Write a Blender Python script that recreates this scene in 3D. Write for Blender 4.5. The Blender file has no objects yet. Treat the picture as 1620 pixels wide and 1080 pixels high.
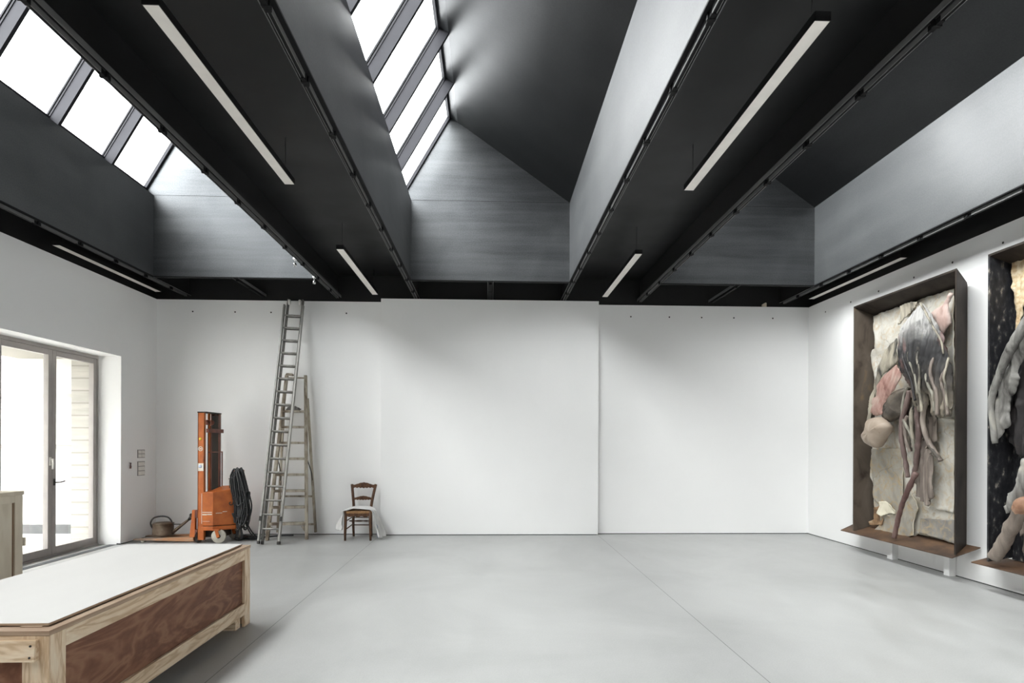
import bpy, bmesh, math, random
from mathutils import Vector, Matrix, noise
PI = math.pi
S = bpy.context.scene
COL = S.collection
V = Vector
# ------------------------------------------------------------------ node helpers
def new_mat(name):
    m = bpy.data.materials.new(name); m.use_nodes = True
    nt = m.node_tree; nt.nodes.clear()
    out = nt.nodes.new('ShaderNodeOutputMaterial')
    b = nt.nodes.new('ShaderNodeBsdfPrincipled')
    nt.links.new(b.outputs[0], out.inputs[0])
    return m, nt, b, out
def coords(nt, scale=(1, 1, 1), kind='Object', rot=(0, 0, 0)):
    tc = nt.nodes.new('ShaderNodeTexCoord'); mp = nt.nodes.new('ShaderNodeMapping')
    mp.inputs['Scale'].default_value = scale; mp.inputs['Rotation'].default_value = rot
    nt.links.new(tc.outputs[kind], mp.inputs[0])
    return mp.outputs[0]
def noise_tex(nt, co, scale, detail=4, rough=.55, dist=0.):
    n = nt.nodes.new('ShaderNodeTexNoise')
    n.inputs['Scale'].default_value = scale; n.inputs['Detail'].default_value = detail
    n.inputs['Roughness'].default_value = rough; n.inputs['Distortion'].default_value = dist
    nt.links.new(co, n.inputs['Vector'])
    return n.outputs['Fac']
def ramp(nt, fac, stops):
    r = nt.nodes.new('ShaderNodeValToRGB')
    e = r.color_ramp.elements
    while len(e) < len(stops): e.new(.5)
    for k, (p, c) in enumerate(stops):
        e[k].position = p; e[k].color = (c[0], c[1], c[2], 1)
    nt.links.new(fac, r.inputs[0])
    return r.outputs[0]
def mapr(nt, fac, a, b, c, d):
    r = nt.nodes.new('ShaderNodeMapRange')
    for k, v in zip((1, 2, 3, 4), (a, b, c, d)): r.inputs[k].default_value = v
    nt.links.new(fac, r.inputs[0])
    return r.outputs[0]
def mixc(nt, fac, a, b, mode='MIX'):
    m = nt.nodes.new('ShaderNodeMix'); m.data_type = 'RGBA'; m.blend_type = mode
    for sock, v in ((m.inputs[0], fac), (m.inputs[6], a), (m.inputs[7], b)):
        if isinstance(v, (int, float)): sock.default_value = v
        elif isinstance(v, tuple): sock.default_value = (v[0], v[1], v[2], 1)
        else: nt.links.new(v, sock)
    return m.outputs[2]
def bump(nt, b, h, strength, dist=.01):
    n = nt.nodes.new('ShaderNodeBump')
    n.inputs['Strength'].default_value = strength; n.inputs['Distance'].default_value = dist
    nt.links.new(h, n.inputs['Height']); nt.links.new(n.outputs[0], b.inputs['Normal'])
def mk(name, stops, scale=3., stretch=(1, 1, 1), rough=.6, rvar=0., metal=0., bmp=0., detail=5, dist=0., bdist=.01, nrough=.55, spec=.5, rot=(0,0,0)):
    """one surface: a noise along `stretch` through a colour ramp"""
    m, nt, b, out = new_mat(name)
    co = coords(nt, stretch, rot=rot)
    f = noise_tex(nt, co, scale, detail, nrough, dist)
    nt.links.new(ramp(nt, f, stops), b.inputs['Base Color'])
    b.inputs['Metallic'].default_value = metal
    b.inputs['Specular IOR Level'].default_value = spec
    if rvar: nt.links.new(mapr(nt, f, .3, .7, rough - rvar, rough + rvar), b.inputs['Roughness'])
    else: b.inputs['Roughness'].default_value = rough
    if bmp: bump(nt, b, f, bmp, bdist)
    return m
def plain(name, c, rough=.5, metal=0., spec=.5):
    return mk(name, [(.3, tuple(x * .93 for x in c)), (.7, tuple(min(1, x * 1.05) for x in c))], 6., rough=rough, metal=metal, spec=spec)
# ------------------------------------------------------------------ materials
M = {}
M['plaster'] = mk('white_plaster', [(.3, (.885, .883, .878)), (.7, (.905, .903, .897))], 1.2, rough=.75, bmp=.03, detail=6, spec=.25)
M['dark_paint'] = mk('black_paint', [(.3, (.006, .006, .0065)), (.7, (.009, .009, .0095))], 3., rough=.55)
M['soffit'] = mk('soffit_paint', [(.3, (.0075, .008, .0085)), (.7, (.0105, .0105, .011))], 1.4, rough=.5, rvar=.06, spec=.28)
M['track'] = plain('track_metal', (.007, .007, .0075), rough=.6, spec=.12)
M['rail'] = plain('rail_highlight_metal', (.15, .15, .15), rough=.45, metal=.3)  # paler metal paints the highlight along flange and rail edges
M['mullion'] = plain('mullion_metal', (.043, .043, .049), rough=.6, metal=0., spec=.12)
M['alu_frame'] = plain('door_frame_metal', (.36, .335, .32), rough=.5, metal=.1)
M['gap'] = plain('shadow_gap', (.02, .02, .02), rough=.9)
def steel(name, stretch, r0=.34, r1=.46, k=1., metal=.85):
    m, nt, b, out = new_mat(name)
    S_ = lambda r, g, b_: (r * k, g * k, b_ * k)
    f1 = noise_tex(nt, coords(nt, stretch), 1.0, 8, .65, .3)
    f2 = noise_tex(nt, coords(nt), .8, 5, .55, .8)
    f4 = noise_tex(nt, coords(nt), 60., 2, .5)
    c = mixc(nt, .5, ramp(nt, f1, [(.3, S_(.044, .047, .051)), (.5, S_(.082, .087, .092)), (.7, S_(.125, .131, .137))]),
             ramp(nt, f2, [(.3, S_(.052, .056, .060)), (.55, S_(.088, .092, .095)), (.72, S_(.125, .130, .132))]))
    c = mixc(nt, .12, c, ramp(nt, f4, [(.35, S_(.03, .03, .03)), (.65, S_(.16, .16, .16))]))
    nt.links.new(c, b.inputs['Base Color'])
    b.inputs['Metallic'].default_value = metal
    nt.links.new(mapr(nt, f1, .3, .7, r0, r1), b.inputs['Roughness'])
    f3 = noise_tex(nt, coords(nt, (1, 1, .45)), 1.3, 1, .4)
    bump(nt, b, f3, .3, .04)
    return m
M['steel_cross'] = steel('raw_steel_gable', (.4, 1, 8))
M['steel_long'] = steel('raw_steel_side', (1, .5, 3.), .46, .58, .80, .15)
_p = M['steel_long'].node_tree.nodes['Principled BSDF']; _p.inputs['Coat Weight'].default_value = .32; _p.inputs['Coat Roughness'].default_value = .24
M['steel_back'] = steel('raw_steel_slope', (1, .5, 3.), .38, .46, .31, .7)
def floor_mat():
    m, nt, b, out = new_mat('polished_concrete')
    co = coords(nt)
    f1 = noise_tex(nt, co, .55, 6, .6, .6); f2 = noise_tex(nt, coords(nt, (1, .35, 1)), 3.2, 6, .65, .3); f3 = noise_tex(nt, co, 90, 2)
    c = ramp(nt, f1, [(.32, (.325, .33, .323)), (.5, (.385, .39, .384)), (.66, (.435, .44, .433))])
    c = mixc(nt, .33, c, ramp(nt, f2, [(.34, (.30, .303, .297)), (.55, (.40, .404, .40)), (.75, (.46, .46, .456))]))
    c = mixc(nt, .06, c, ramp(nt, f3, [(.4, (.3, .3, .3)), (.6, (.7, .7, .7))]))
    sx = nt.nodes.new('ShaderNodeSeparateXYZ'); nt.links.new(co, sx.inputs[0])
    def math_(op, a, v=None):
        n = nt.nodes.new('ShaderNodeMath'); n.operation = op
        nt.links.new(a, n.inputs[0])
        if v is not None:
            if isinstance(v, float): n.inputs[1].default_value = v
            else: nt.links.new(v, n.inputs[1])
        return n.outputs[0]
    ax = math_('ABSOLUTE', sx.outputs[0])
    jx = math_('LESS_THAN', math_('ABSOLUTE', math_('SUBTRACT', ax, 1.823)), .0035)
    jy = math_('LESS_THAN', math_('ABSOLUTE', math_('SUBTRACT', sx.outputs[1], 2.1)), .0035)
    j = math_('MAXIMUM', jx, jy)
    c = mixc(nt, j, c, (.16, .16, .155))
    nt.links.new(c, b.inputs['Base Color'])
    nt.links.new(mapr(nt, f2, .3, .7, .3, .48), b.inputs['Roughness'])
    b.inputs['Specular IOR Level'].default_value = .4
    return m
M['floor'] = floor_mat()
def glass_mat():
    m, nt, b, out = new_mat('clear_glass')
    nt.nodes.remove(b)
    t = nt.nodes.new('ShaderNodeBsdfTransparent'); t.inputs[0].default_value = (.97, .98, .975, 1)
    g = nt.nodes.new('ShaderNodeBsdfGlossy'); g.inputs['Roughness'].default_value = .02
    lw = nt.nodes.new('ShaderNodeLayerWeight'); lw.inputs[0].default_value = .5
    pw = nt.nodes.new('ShaderNodeMath'); pw.operation = 'POWER'; pw.inputs[1].default_value = 5.; nt.links.new(lw.outputs['Facing'], pw.inputs[0])
    mx = nt.nodes.new('ShaderNodeMixShader')
    nt.links.new(mapr(nt, pw.outputs[0], 0, 1, .04, .9), mx.inputs[0]); nt.links.new(t.outputs[0], mx.inputs[1]); nt.links.new(g.outputs[0], mx.inputs[2])
    nt.links.new(mx.outputs[0], out.inputs[0])
    return m
M['glass'] = glass_mat()
M['diffuser'] = plain('lamp_diffuser', (.80, .76, .71), rough=.35)
M['black'] = plain('black_plastic', (.010, .010, .011), rough=.4)
M['white_plastic'] = plain('white_plastic', (.78, .76, .72), rough=.35)
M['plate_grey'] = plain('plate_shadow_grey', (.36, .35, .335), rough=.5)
M['chrome'] = plain('bright_metal', (.7, .7, .7), rough=.22, metal=1.)
M['iron'] = plain('dark_iron', (.045, .042, .04), rough=.5, metal=.6)
# woods
def wood(name, c0, c1, c2, scale=5., stretch=(1, .12, 1), dist=2.2, rough=.6, bmp=.05):
    m, nt, b, out = new_mat(name)
    co = coords(nt, stretch)
    f = noise_tex(nt, co, scale, 3, .5, dist)
    w = nt.nodes.new('ShaderNodeMath'); w.operation = 'MULTIPLY'; w.inputs[1].default_value = 7.
    nt.links.new(f, w.inputs[0])
    w2 = nt.nodes.new('ShaderNodeMath'); w2.operation = 'PINGPONG'; w2.inputs[1].default_value = 1.
    nt.links.new(w.outputs[0], w2.inputs[0])
    fine = noise_tex(nt, coords(nt, tuple(s * 3 for s in stretch)), scale * 5, 4)
    c = ramp(nt, w2.outputs[0], [(.1, c1), (.55, c0), (.9, c2)])
    c = mixc(nt, .22, c, ramp(nt, fine, [(.3, c2), (.7, c1)]))
    nt.links.new(c, b.inputs['Base Color'])
    b.inputs['Roughness'].default_value = rough; b.inputs['Specular IOR Level'].default_value = .3
    bump(nt, b, fine, bmp, .004)
    return m
PINE = ((.77, .60, .42), (.83, .695, .525), (.56, .385, .235))
M['pine_y'] = wood('pine_plywood_long', *PINE, scale=4., stretch=(1.5, .25, 1.5))
M['pine_x'] = wood('pine_plywood_cross', *PINE, scale=4., stretch=(.3, 1.5, 1.5))
M['pine_z'] = wood('pine_plywood_upright', *PINE, scale=4., stretch=(1.5, 1.5, .3))
M['red_ply'] = wood('red_brown_plywood', (.20, .086, .047), (.29, .145, .085), (.155, .063, .035), scale=2.2, stretch=(1, .45, 1.6), dist=3.)
M['ply_edge'] = mk('plywood_edge', [(.3, (.30, .19, .12)), (.7, (.48, .36, .26))], 9., (.3, .3, 8), rough=.7)
M['white_sheet'] = mk('white_board', [(.3, (.64, .63, .612)), (.7, (.675, .665, .647))], 2., (1, .3, 1), rough=.55, spec=.3)
M['pale_ply'] = wood('pale_plywood', (.70, .62, .50), (.75, .68, .56), (.64, .56, .44), scale=2., stretch=(1.5, 1.5, .3), dist=1.)
M['groove'] = plain('groove_brown', (.24, .15, .09), rough=.8)
M['chair_wood'] = wood('walnut_chair_wood', (.09, .042, .022), (.13, .065, .034), (.055, .026, .014), scale=9., stretch=(1, 1, .3), rough=.4)
M['straw'] = mk('rush_seat', [(.3, (.18, .085, .03)), (.7, (.34, .19, .08))], 30., (1, .1, 1), rough=.7, bmp=.4, bdist=.004)
M['old_paint'] = mk('paint_worn_wood', [(.3, (.07, .048, .03)), (.42, (.22, .175, .13)), (.54, (.41, .365, .295)), (.8, (.56, .515, .44))], 9., (1, 1, .35), rough=.75, bmp=.25, detail=8, dist=.5, bdist=.004)
M['grey_alu'] = mk('dull_aluminium', [(.3, (.25, .244, .23)), (.7, (.44, .425, .395))], 14., (1, 1, .2), rough=.5, metal=.35)
M['worn_alu'] = mk('worn_ladder_metal', [(.3, (.13, .125, .115)), (.6, (.22, .21, .195)), (.8, (.38, .355, .32))], 14., rough=.55, metal=.3)
M['orange'] = mk('chipped_orange_enamel', [(.27, (.13, .032, .012)), (.38, (.38, .09, .013)), (.55, (.49, .122, .018)), (.75, (.55, .155, .03))], 6., rough=.45, bmp=.1, detail=8, bdist=.003)
M['rust_red'] = mk('red_brown_paint', [(.3, (.09, .026, .016)), (.7, (.22, .058, .028))], 8., rough=.5, detail=7)
M['orange_worn'] = mk('worn_fork_enamel', [(.3, (.16, .10, .07)), (.46, (.30, .20, .14)), (.6, (.40, .19, .085)), (.8, (.42, .33, .25))], 9., (.4, 1, 1), rough=.55, detail=8)
M['steel_dark'] = mk('oily_dark_steel', [(.3, (.018, .015, .013)), (.7, (.045, .036, .029))], 7., (1, 1, .1), rough=.6, metal=.0, spec=.2)
M['cable'] = mk('black_rubber', [(.3, (.016, .017, .019)), (.7, (.032, .033, .036))], 20., rough=.5)
M['wheel'] = mk('cream_nylon', [(.3, (.42, .39, .33)), (.7, (.58, .55, .48))], 12., rough=.5)
M['yellow'] = plain('yellow_sticker', (.75, .5, .03), rough=.45)
M['sticker'] = plain('pale_blue_sticker', (.55, .62, .80), rough=.4)
M['sticker_w'] = plain('white_paint', (.75, .68, .58), rough=.5)
M['can'] = mk('rusted_zinc', [(.28, (.045, .026, .016)), (.45, (.105, .07, .045)), (.62, (.165, .125, .088)), (.8, (.24, .20, .15))], 9., rough=.6, metal=.2, bmp=.2, detail=8, bdist=.004)
M['fabric'] = mk('white_linen', [(.3, (.62, .61, .60)), (.7, (.74, .73, .715))], 9., rough=.85, bmp=.3, bdist=.006, spec=.1)
M['stripe'] = plain('blue_grey_stripe', (.22, .27, .36), rough=.85)
M['dark_cloth'] = mk('grey_rag', [(.3, (.10, .095, .09)), (.7, (.24, .225, .21))], 14., rough=.9, bmp=.3)
M['bowl'] = plain('bowl_glaze', (.33, .35, .38), rough=.2)
# exterior
M['ext_white'] = mk('bright_render', [(.35, (.66, .65, .62)), (.65, (.74, .73, .70))], 1.5, (.3, .3, 2.), rough=.8, detail=7)
M['ext_plinth'] = mk('grey_plinth', [(.3, (.09, .093, .097)), (.7, (.13, .134, .138))], 4., rough=.8)
M['ext_ground'] = mk('pale_paving', [(.3, (.62, .61, .585)), (.7, (.70, .69, .665))], 2., rough=.8)
def board_concrete():
    m, nt, b, out = new_mat('board_marked_concrete')
    co = coords(nt)
    f = noise_tex(nt, coords(nt, (.4, .4, 3)), 5, 6)
    w = nt.nodes.new('ShaderNodeTexWave'); w.bands_direction = 'Z'; w.inputs['Scale'].default_value = 1.6; w.inputs['Distortion'].default_value = .2
    nt.links.new(co, w.inputs[0])
    c = ramp(nt, f, [(.3, (.36, .345, .31)), (.7, (.47, .45, .41))])
    c = mixc(nt, ramp(nt, w.outputs[1], [(0., (1, 1, 1)), (.06, (0, 0, 0))]), c, (.27, .255, .225))
    nt.links.new(c, b.inputs['Base Color']); b.inputs['Roughness'].default_value = .85
    return m
M['ext_concrete'] = board_concrete()
# art
M['brown_board'] = mk('aged_brown_board', [(.28, (.013, .010, .008)), (.45, (.030, .023, .019)), (.6, (.045, .036, .029)), (.78, (.068, .055, .044))], 3.5, (1, 1, .5), rough=.6, bmp=.15, detail=8, dist=.6, bdist=.004, spec=.18)
M['brown_board_scarred'] = mk('scarred_brown_board', [(.3, (.03, .022, .016)), (.45, (.085, .067, .052)), (.58, (.105, .086, .068)), (.7, (.20, .135, .075)), (.82, (.27, .20, .125))], 3., (1, 1, .6), rough=.65, bmp=.25, detail=9, dist=.8, bdist=.005, spec=.18)
M['black_board'] = mk('worn_black_board', [(.3, (.012, .012, .014)), (.54, (.026, .026, .029)), (.61, (.055, .055, .058)), (.65, (.13, .115, .095)), (.72, (.36, .34, .31))], 21., (1, 1, .45), rough=.5, bmp=.2, detail=9, bdist=.004, spec=.18)
M['rust_plate'] = mk('rusty_steel_shelf', [(.28, (.033, .021, .015)), (.45, (.078, .045, .028)), (.62, (.135, .075, .04)), (.8, (.23, .155, .095))], 3.5, (1, .6, 1), rough=.65, bmp=.15, detail=9, dist=.6, bdist=.003)
def paper_mat(name, a, b_, c_, stain):
    m, nt, b, out = new_mat(name)
    f1 = noise_tex(nt, coords(nt), 2.4, 8, .6, .8); f2 = noise_tex(nt, coords(nt), 9., 6, .6, 1.6)
    c = ramp(nt, f1, [(.3, a), (.5, b_), (.68, c_)])
    c = mixc(nt, ramp(nt, f2, [(.48, (0, 0, 0)), (.64, (.7, .7, .7))]), c, stain)
    vo = nt.nodes.new('ShaderNodeTexVoronoi'); vo.feature = 'DISTANCE_TO_EDGE'; vo.inputs['Scale'].default_value = 1.6
    n3 = nt.nodes.new('ShaderNodeTexNoise'); n3.inputs['Scale'].default_value = 4.
    co = coords(nt); nt.links.new(co, n3.inputs[0])
    nt.links.new(mixc(nt, .3, co, n3.outputs['Color']), vo.inputs['Vector'])
    c = mixc(nt, ramp(nt, vo.outputs[0], [(0., (.45, .45, .45)), (.006, (0, 0, 0))]), c, tuple(x * .35 for x in a))
    nt.links.new(c, b.inputs['Base Color']); b.inputs['Roughness'].default_value = .75; b.inputs['Specular IOR Level'].default_value = .25
    bump(nt, b, f2, .3, .01)
    return m
M['paper'] = paper_mat('aged_wallpaper', (.42, .39, .33), (.60, .575, .515), (.75, .73, .68), (.52, .41, .26))
M['paper_grey'] = paper_mat('greyed_wallpaper', (.25, .232, .20), (.37, .345, .295), (.49, .44, .355), (.42, .305, .165))
M['paper_dark'] = paper_mat('scuffed_grey_card', (.20, .19, .18), (.29, .275, .25), (.36, .34, .30), (.45, .35, .22))
M['cream'] = mk('cream_card', [(.3, (.66, .61, .47)), (.7, (.76, .71, .58))], 5., rough=.7)
M['stain'] = mk('brown_stain', [(.3, (.07, .04, .02)), (.5, (.28, .17, .09)), (.7, (.5, .38, .25))], 7., rough=.8, detail=8)
def hide_mat():
    """pale at the yoke, blackened in streaks half way, bone at the fringe: the colours of the wax itself"""
    m, nt, b, out = new_mat('streaked_hide')
    tc = nt.nodes.new('ShaderNodeTexCoord'); sx = nt.nodes.new('ShaderNodeSeparateXYZ')
    nt.links.new(tc.outputs['Generated'], sx.inputs[0])
    st = noise_tex(nt, coords(nt, (1, 1, .14)), 16, 6, .6, .7)
    bl = noise_tex(nt, coords(nt), 4.5, 5, .6, .5)
    ad = nt.nodes.new('ShaderNodeMath'); ad.operation = 'MULTIPLY_ADD'; ad.inputs[1].default_value = .34
    nt.links.new(bl, ad.inputs[0]); nt.links.new(sx.outputs[2], ad.inputs[2])
    base = ramp(nt, ad.outputs[0], [(.12, (.34, .295, .225)), (.36, (.22, .19, .15)), (.50, (.075, .066, .058)), (.62, (.022, .021, .021)), (.80, (.028, .027, .028)), (.88, (.15, .147, .143)), (.97, (.38, .37, .355)), (1.0, (.44, .43, .415))])
    c = mixc(nt, ramp(nt, st, [(.36, (.75, .75, .75)), (.5, (0, 0, 0))]), base, (.035, .034, .036))
    c = mixc(nt, ramp(nt, st, [(.60, (0, 0, 0)), (.72, (.65, .65, .65))]), c, (.36, .32, .25))
    pk = noise_tex(nt, coords(nt, (1, 1, .3)), 5.5, 3, .5, .4)
    c = mixc(nt, ramp(nt, pk, [(.6, (0, 0, 0)), (.72, (.55, .55, .55))]), c, (.33, .17, .15))
    nt.links.new(c, b.inputs['Base Color']); b.inputs['Roughness'].default_value = .55
    bump(nt, b, st, .6, .012)
    return m
M['hide'] = hide_mat()
def wax(name, stops, stretch=(1, 1, .25), scale=10., rough=.55, bmp=.4):
    return mk(name, stops, scale, stretch, rough=rough, bmp=bmp, detail=7, dist=.6, bdist=.01)
M['wax_pink'] = wax('rose_wax', [(.3, (.24, .115, .095)), (.48, (.42, .25, .21)), (.7, (.56, .42, .36))], (1, 1, .5), 7.)
M['wax_pale_pink'] = wax('pale_rose_wax', [(.3, (.30, .185, .15)), (.45, (.50, .365, .325)), (.62, (.60, .54, .48)), (.8, (.60, .56, .47))], (1, 1, .5), 5.)
M['wax_bone'] = wax('bone_wax', [(.36, (.05, .047, .04)), (.46, (.30, .27, .215)), (.6, (.47, .425, .335)), (.8, (.58, .53, .43))], (1, 1, .4), 6.)
M['wax_brown'] = wax('umber_wax', [(.3, (.04, .032, .025)), (.5, (.10, .083, .066)), (.7, (.20, .168, .133))], (1, .5, .5), 9.)
M['wax_stump'] = wax('flesh_beige_wax', [(.27, (.20, .14, .10)), (.36, (.36, .285, .22)), (.55, (.42, .34, .27)), (.75, (.46, .385, .315))], (1, 1, 1), 5., bmp=.15)
M['wax_purple'] = wax('mauve_brown_wax', [(.3, (.075, .046, .042)), (.5, (.16, .11, .098)), (.7, (.30, .23, .205))], (1, 1, .2), 9.)
M['wax_green'] = wax('grey_green_wax', [(.3, (.13, .12, .095)), (.5, (.27, .255, .21)), (.7, (.42, .40, .33))], (1, 1, .2), 9.)
M['wax_red'] = wax('dark_red_branch', [(.3, (.075, .035, .03)), (.5, (.15, .085, .075)), (.7, (.26, .18, .155))], (1, 1, .2), 8.)
M['wax_drape'] = wax('dusty_pink_grey_wax', [(.3, (.10, .078, .066)), (.5, (.225, .185, .158)), (.7, (.38, .325, .275))], (1, 1, .12), 12.)
M['wax_black'] = wax('charred_wax', [(.3, (.012, .011, .012)), (.6, (.035, .03, .03)), (.8, (.10, .08, .07))], (1, 1, .3), 12.)
M['honeycomb'] = mk('honey_cream_comb', [(.3, (.44, .29, .15)), (.5, (.62, .49, .31)), (.7, (.72, .63, .47))], 22., rough=.6, bmp=.6, detail=3, bdist=.012)
M['wax_silver'] = wax('silver_grey_hide', [(.30, (.04, .036, .032)), (.43, (.16, .153, .142)), (.6, (.31, .30, .28)), (.8, (.50, .465, .39))], (1, 1, .35), 9., bmp=.7)
M['wax_log'] = wax('grey_brown_limb', [(.3, (.14, .11, .09)), (.5, (.26, .215, .18)), (.7, (.36, .31, .265))], (1, 1, .3), 7.)
M['wax_rust'] = wax('orange_brown_wax', [(.3, (.20, .09, .05)), (.6, (.42, .25, .16)), (.8, (.55, .42, .30))], (1, 1, .6), 8.)
# ------------------------------------------------------------------ mesh helpers
class MB:
    def __init__(s): s.b = bmesh.new(); s.mi = 0
    def _tag(s, faces):
        for f in faces: f.material_index = s.mi
    def face(s, pts):
        f = s.b.faces.new([s.b.verts.new(p) for p in pts]); f.material_index = s.mi; return f
    def hexa(s, p):
        """eight corners: bottom ring of four, then top ring of four"""
        v = [s.b.verts.new(q) for q in p]
        for q in ((3, 2, 1, 0), (4, 5, 6, 7), (0, 1, 5, 4), (1, 2, 6, 5), (2, 3, 7, 6), (3, 0, 4, 7)):
            s.b.faces.new([v[k] for k in q]).material_index = s.mi
    def box(s, x0, x1, y0, y1, z0, z1):
        s.hexa([(x0, y0, z0), (x1, y0, z0), (x1, y1, z0), (x0, y1, z0), (x0, y0, z1), (x1, y0, z1), (x1, y1, z1), (x0, y1, z1)])
    def bar(s, a, b, w, t, side=(1, 0, 0)):
        """straight bar from a to b; w along `side`, t across it"""
        a, b = V(a), V(b); d = (b - a).normalized(); sd = V(side); sd = (sd - d * sd.dot(d)).normalized(); n = d.cross(sd)
        r = []
        for p in (a, b):
            for i, j in ((-1, -1), (1, -1), (1, 1), (-1, 1)): r.append(p + sd * (i * w / 2) + n * (j * t / 2))
        s.hexa(r)
    def prism(s, poly, vec):
        """closed solid: flat polygon (3D points) pushed along vec"""
        vec = V(vec); a = [s.b.verts.new(p) for p in poly]; c = [s.b.verts.new(V(p) + vec) for p in poly]
        fs = [s.b.faces.new(a[::-1]), s.b.faces.new(c)]
        n = len(a)
        for k in range(n): fs.append(s.b.faces.new((a[k], a[(k + 1) % n], c[(k + 1) % n], c[k])))
        s._tag(fs)
    def tube(s, pts, r, n=8, cap=True):
        pts = [V(p) for p in pts]; m = len(pts); rr = r if isinstance(r, (list, tuple)) else [r] * m
        rings = []; up = None
        for k in range(m):
            t = (pts[min(k + 1, m - 1)] - pts[max(k - 1, 0)]).normalized()
            if up is None:
                up = V((0, 0, 1)) if abs(t.z) < .9 else V((1, 0, 0))
            a = (up - t * up.dot(t)).normalized(); up = a; c = t.cross(a)
            rings.append([s.b.verts.new(pts[k] + (a * math.cos(2 * PI * j / n) + c * math.sin(2 * PI * j / n)) * rr[k]) for j in range(n)])
        fs = []
        for k in range(m - 1):
            for j in range(n): fs.append(s.b.faces.new((rings[k][j], rings[k][(j + 1) % n], rings[k + 1][(j + 1) % n], rings[k + 1][j])))
        if cap: fs += [s.b.faces.new(rings[0][::-1]), s.b.faces.new(rings[-1])]
        s._tag(fs)
        for f in fs: f.smooth = True
    def lathe(s, prof, c, axis=(0, 0, 1), n=28, closed=False):
        """prof: (radius, height) pairs turned about axis through c"""
        ax = V(axis).normalized(); u = ax.orthogonal().normalized(); w = ax.cross(u); c = V(c)
        rings = [[s.b.verts.new(c + ax * h + (u * math.cos(2 * PI * j / n) + w * math.sin(2 * PI * j / n)) * max(r, 1e-4)) for j in range(n)] for r, h in prof]
        fs = []
        last = len(rings) if closed else len(rings) - 1
        for k in range(last):
            a, b_ = rings[k], rings[(k + 1) % len(rings)]
            for j in range(n): fs.append(s.b.faces.new((a[j], a[(j + 1) % n], b_[(j + 1) % n], b_[j])))
        if not closed: fs += [s.b.faces.new(rings[0][::-1]), s.b.faces.new(rings[-1])]
        s._tag(fs)
        for f in fs: f.smooth = True
    def disc(s, c, r, axis, th, n=20): s.lathe([(r, -th / 2), (r, th / 2)], c, axis, n)
def spline(pts, n=6):
    P = [V(p) for p in pts]; out = []
    for k in range(len(P) - 1):
        p0, p1, p2, p3 = P[max(k - 1, 0)], P[k], P[k + 1], P[min(k + 2, len(P) - 1)]
        for j in range(n):
            t = j / n
            out.append(.5 * ((2 * p1) + (p2 - p0) * t + (2 * p0 - 5 * p1 + 4 * p2 - p3) * t * t + (3 * p1 - p0 - 3 * p2 + p3) * t ** 3))
    out.append(P[-1]); return out
def wpos(o):
    p = V((0, 0, 0))
    while o: p += V(o.location); o = o.parent
    return p
def obj(name, mb, mats, parent=None, origin=None, bevel=0., solid=0., smooth=False, recalc=True):
    """link what is in mb (world coordinates) as ONE mesh object, parented and centred where it stands"""
    b = mb.b if isinstance(mb, MB) else mb
    if recalc: bmesh.ops.recalc_face_normals(b, faces=b.faces)
    lo = V([min(v.co[k] for v in b.verts) for k in range(3)]); hi = V([max(v.co[k] for v in b.verts) for k in range(3)])
    org = V(origin) if origin is not None else V(((lo.x + hi.x) / 2, (lo.y + hi.y) / 2, lo.z))
    bmesh.ops.translate(b, verts=b.verts, vec=-org)
    me = bpy.data.meshes.new(name)
    if smooth:
        for f in b.faces: f.smooth = True
    b.to_mesh(me); b.free()
    for m in (mats if isinstance(mats, (list, tuple)) else [mats]): me.materials.append(M[m])
    o = bpy.data.objects.new(name, me); COL.objects.link(o)
    o.location = org - wpos(parent) if parent else org
    if parent: o.parent = parent
    if solid:
        md = o.modifiers.new('thickness', 'SOLIDIFY'); md.thickness = solid; md.offset = 0
    if bevel:
        md = o.modifiers.new('edges', 'BEVEL'); md.width = bevel; md.segments = 2; md.limit_method = 'ANGLE'; md.angle_limit = math.radians(50)
    return o
def thing(name, label, cat, loc, group=None):
    o = bpy.data.objects.new(name, None); COL.objects.link(o); o.location = loc; o.empty_display_size = .1
    return tag(o, label, cat, group)
def tag(o, label, cat, group=None):
    o['label'] = label; o['category'] = cat
    if group: o['group'] = group
    return o
def struct(name, mb, mats, **k):
    o = obj(name, mb, mats, **k)
    if not k.get('parent'): o['kind'] = 'structure'
    return o
def dup(root, loc, label):
    """a copy of a thing with copies of its parts and sub-parts"""
    r = root.copy(); COL.objects.link(r); r.location = loc; r['label'] = label
    def down(a, b):
        for ch in [c for c in bpy.data.objects if c.parent == a]:
            c = ch.copy(); COL.objects.link(c); c.parent = b; down(ch, c)
    down(root, r)
    return r
# ------------------------------------------------------------------ measures of the room (metres, eye at the origin, 1.55 up)
XL, XR, YB, YF = -5.53, 5.49, 10.17, -6.0
ZW, ZB, ZS, ZC = 3.905, 4.0, 5.2, 4.35          # wall top, shaft bottom, sill of the skylight, soffit
YG0, YG = -5.0, 9.1                             # shafts run from behind the eye to the far gable
HW = 1.2; BAYS = (-3.8, 0., 3.8)
DY0, DY1, DZ, XD = 6.42, 9.215, 2.82, -5.9      # opening of the glazed doors, their plane
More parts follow.
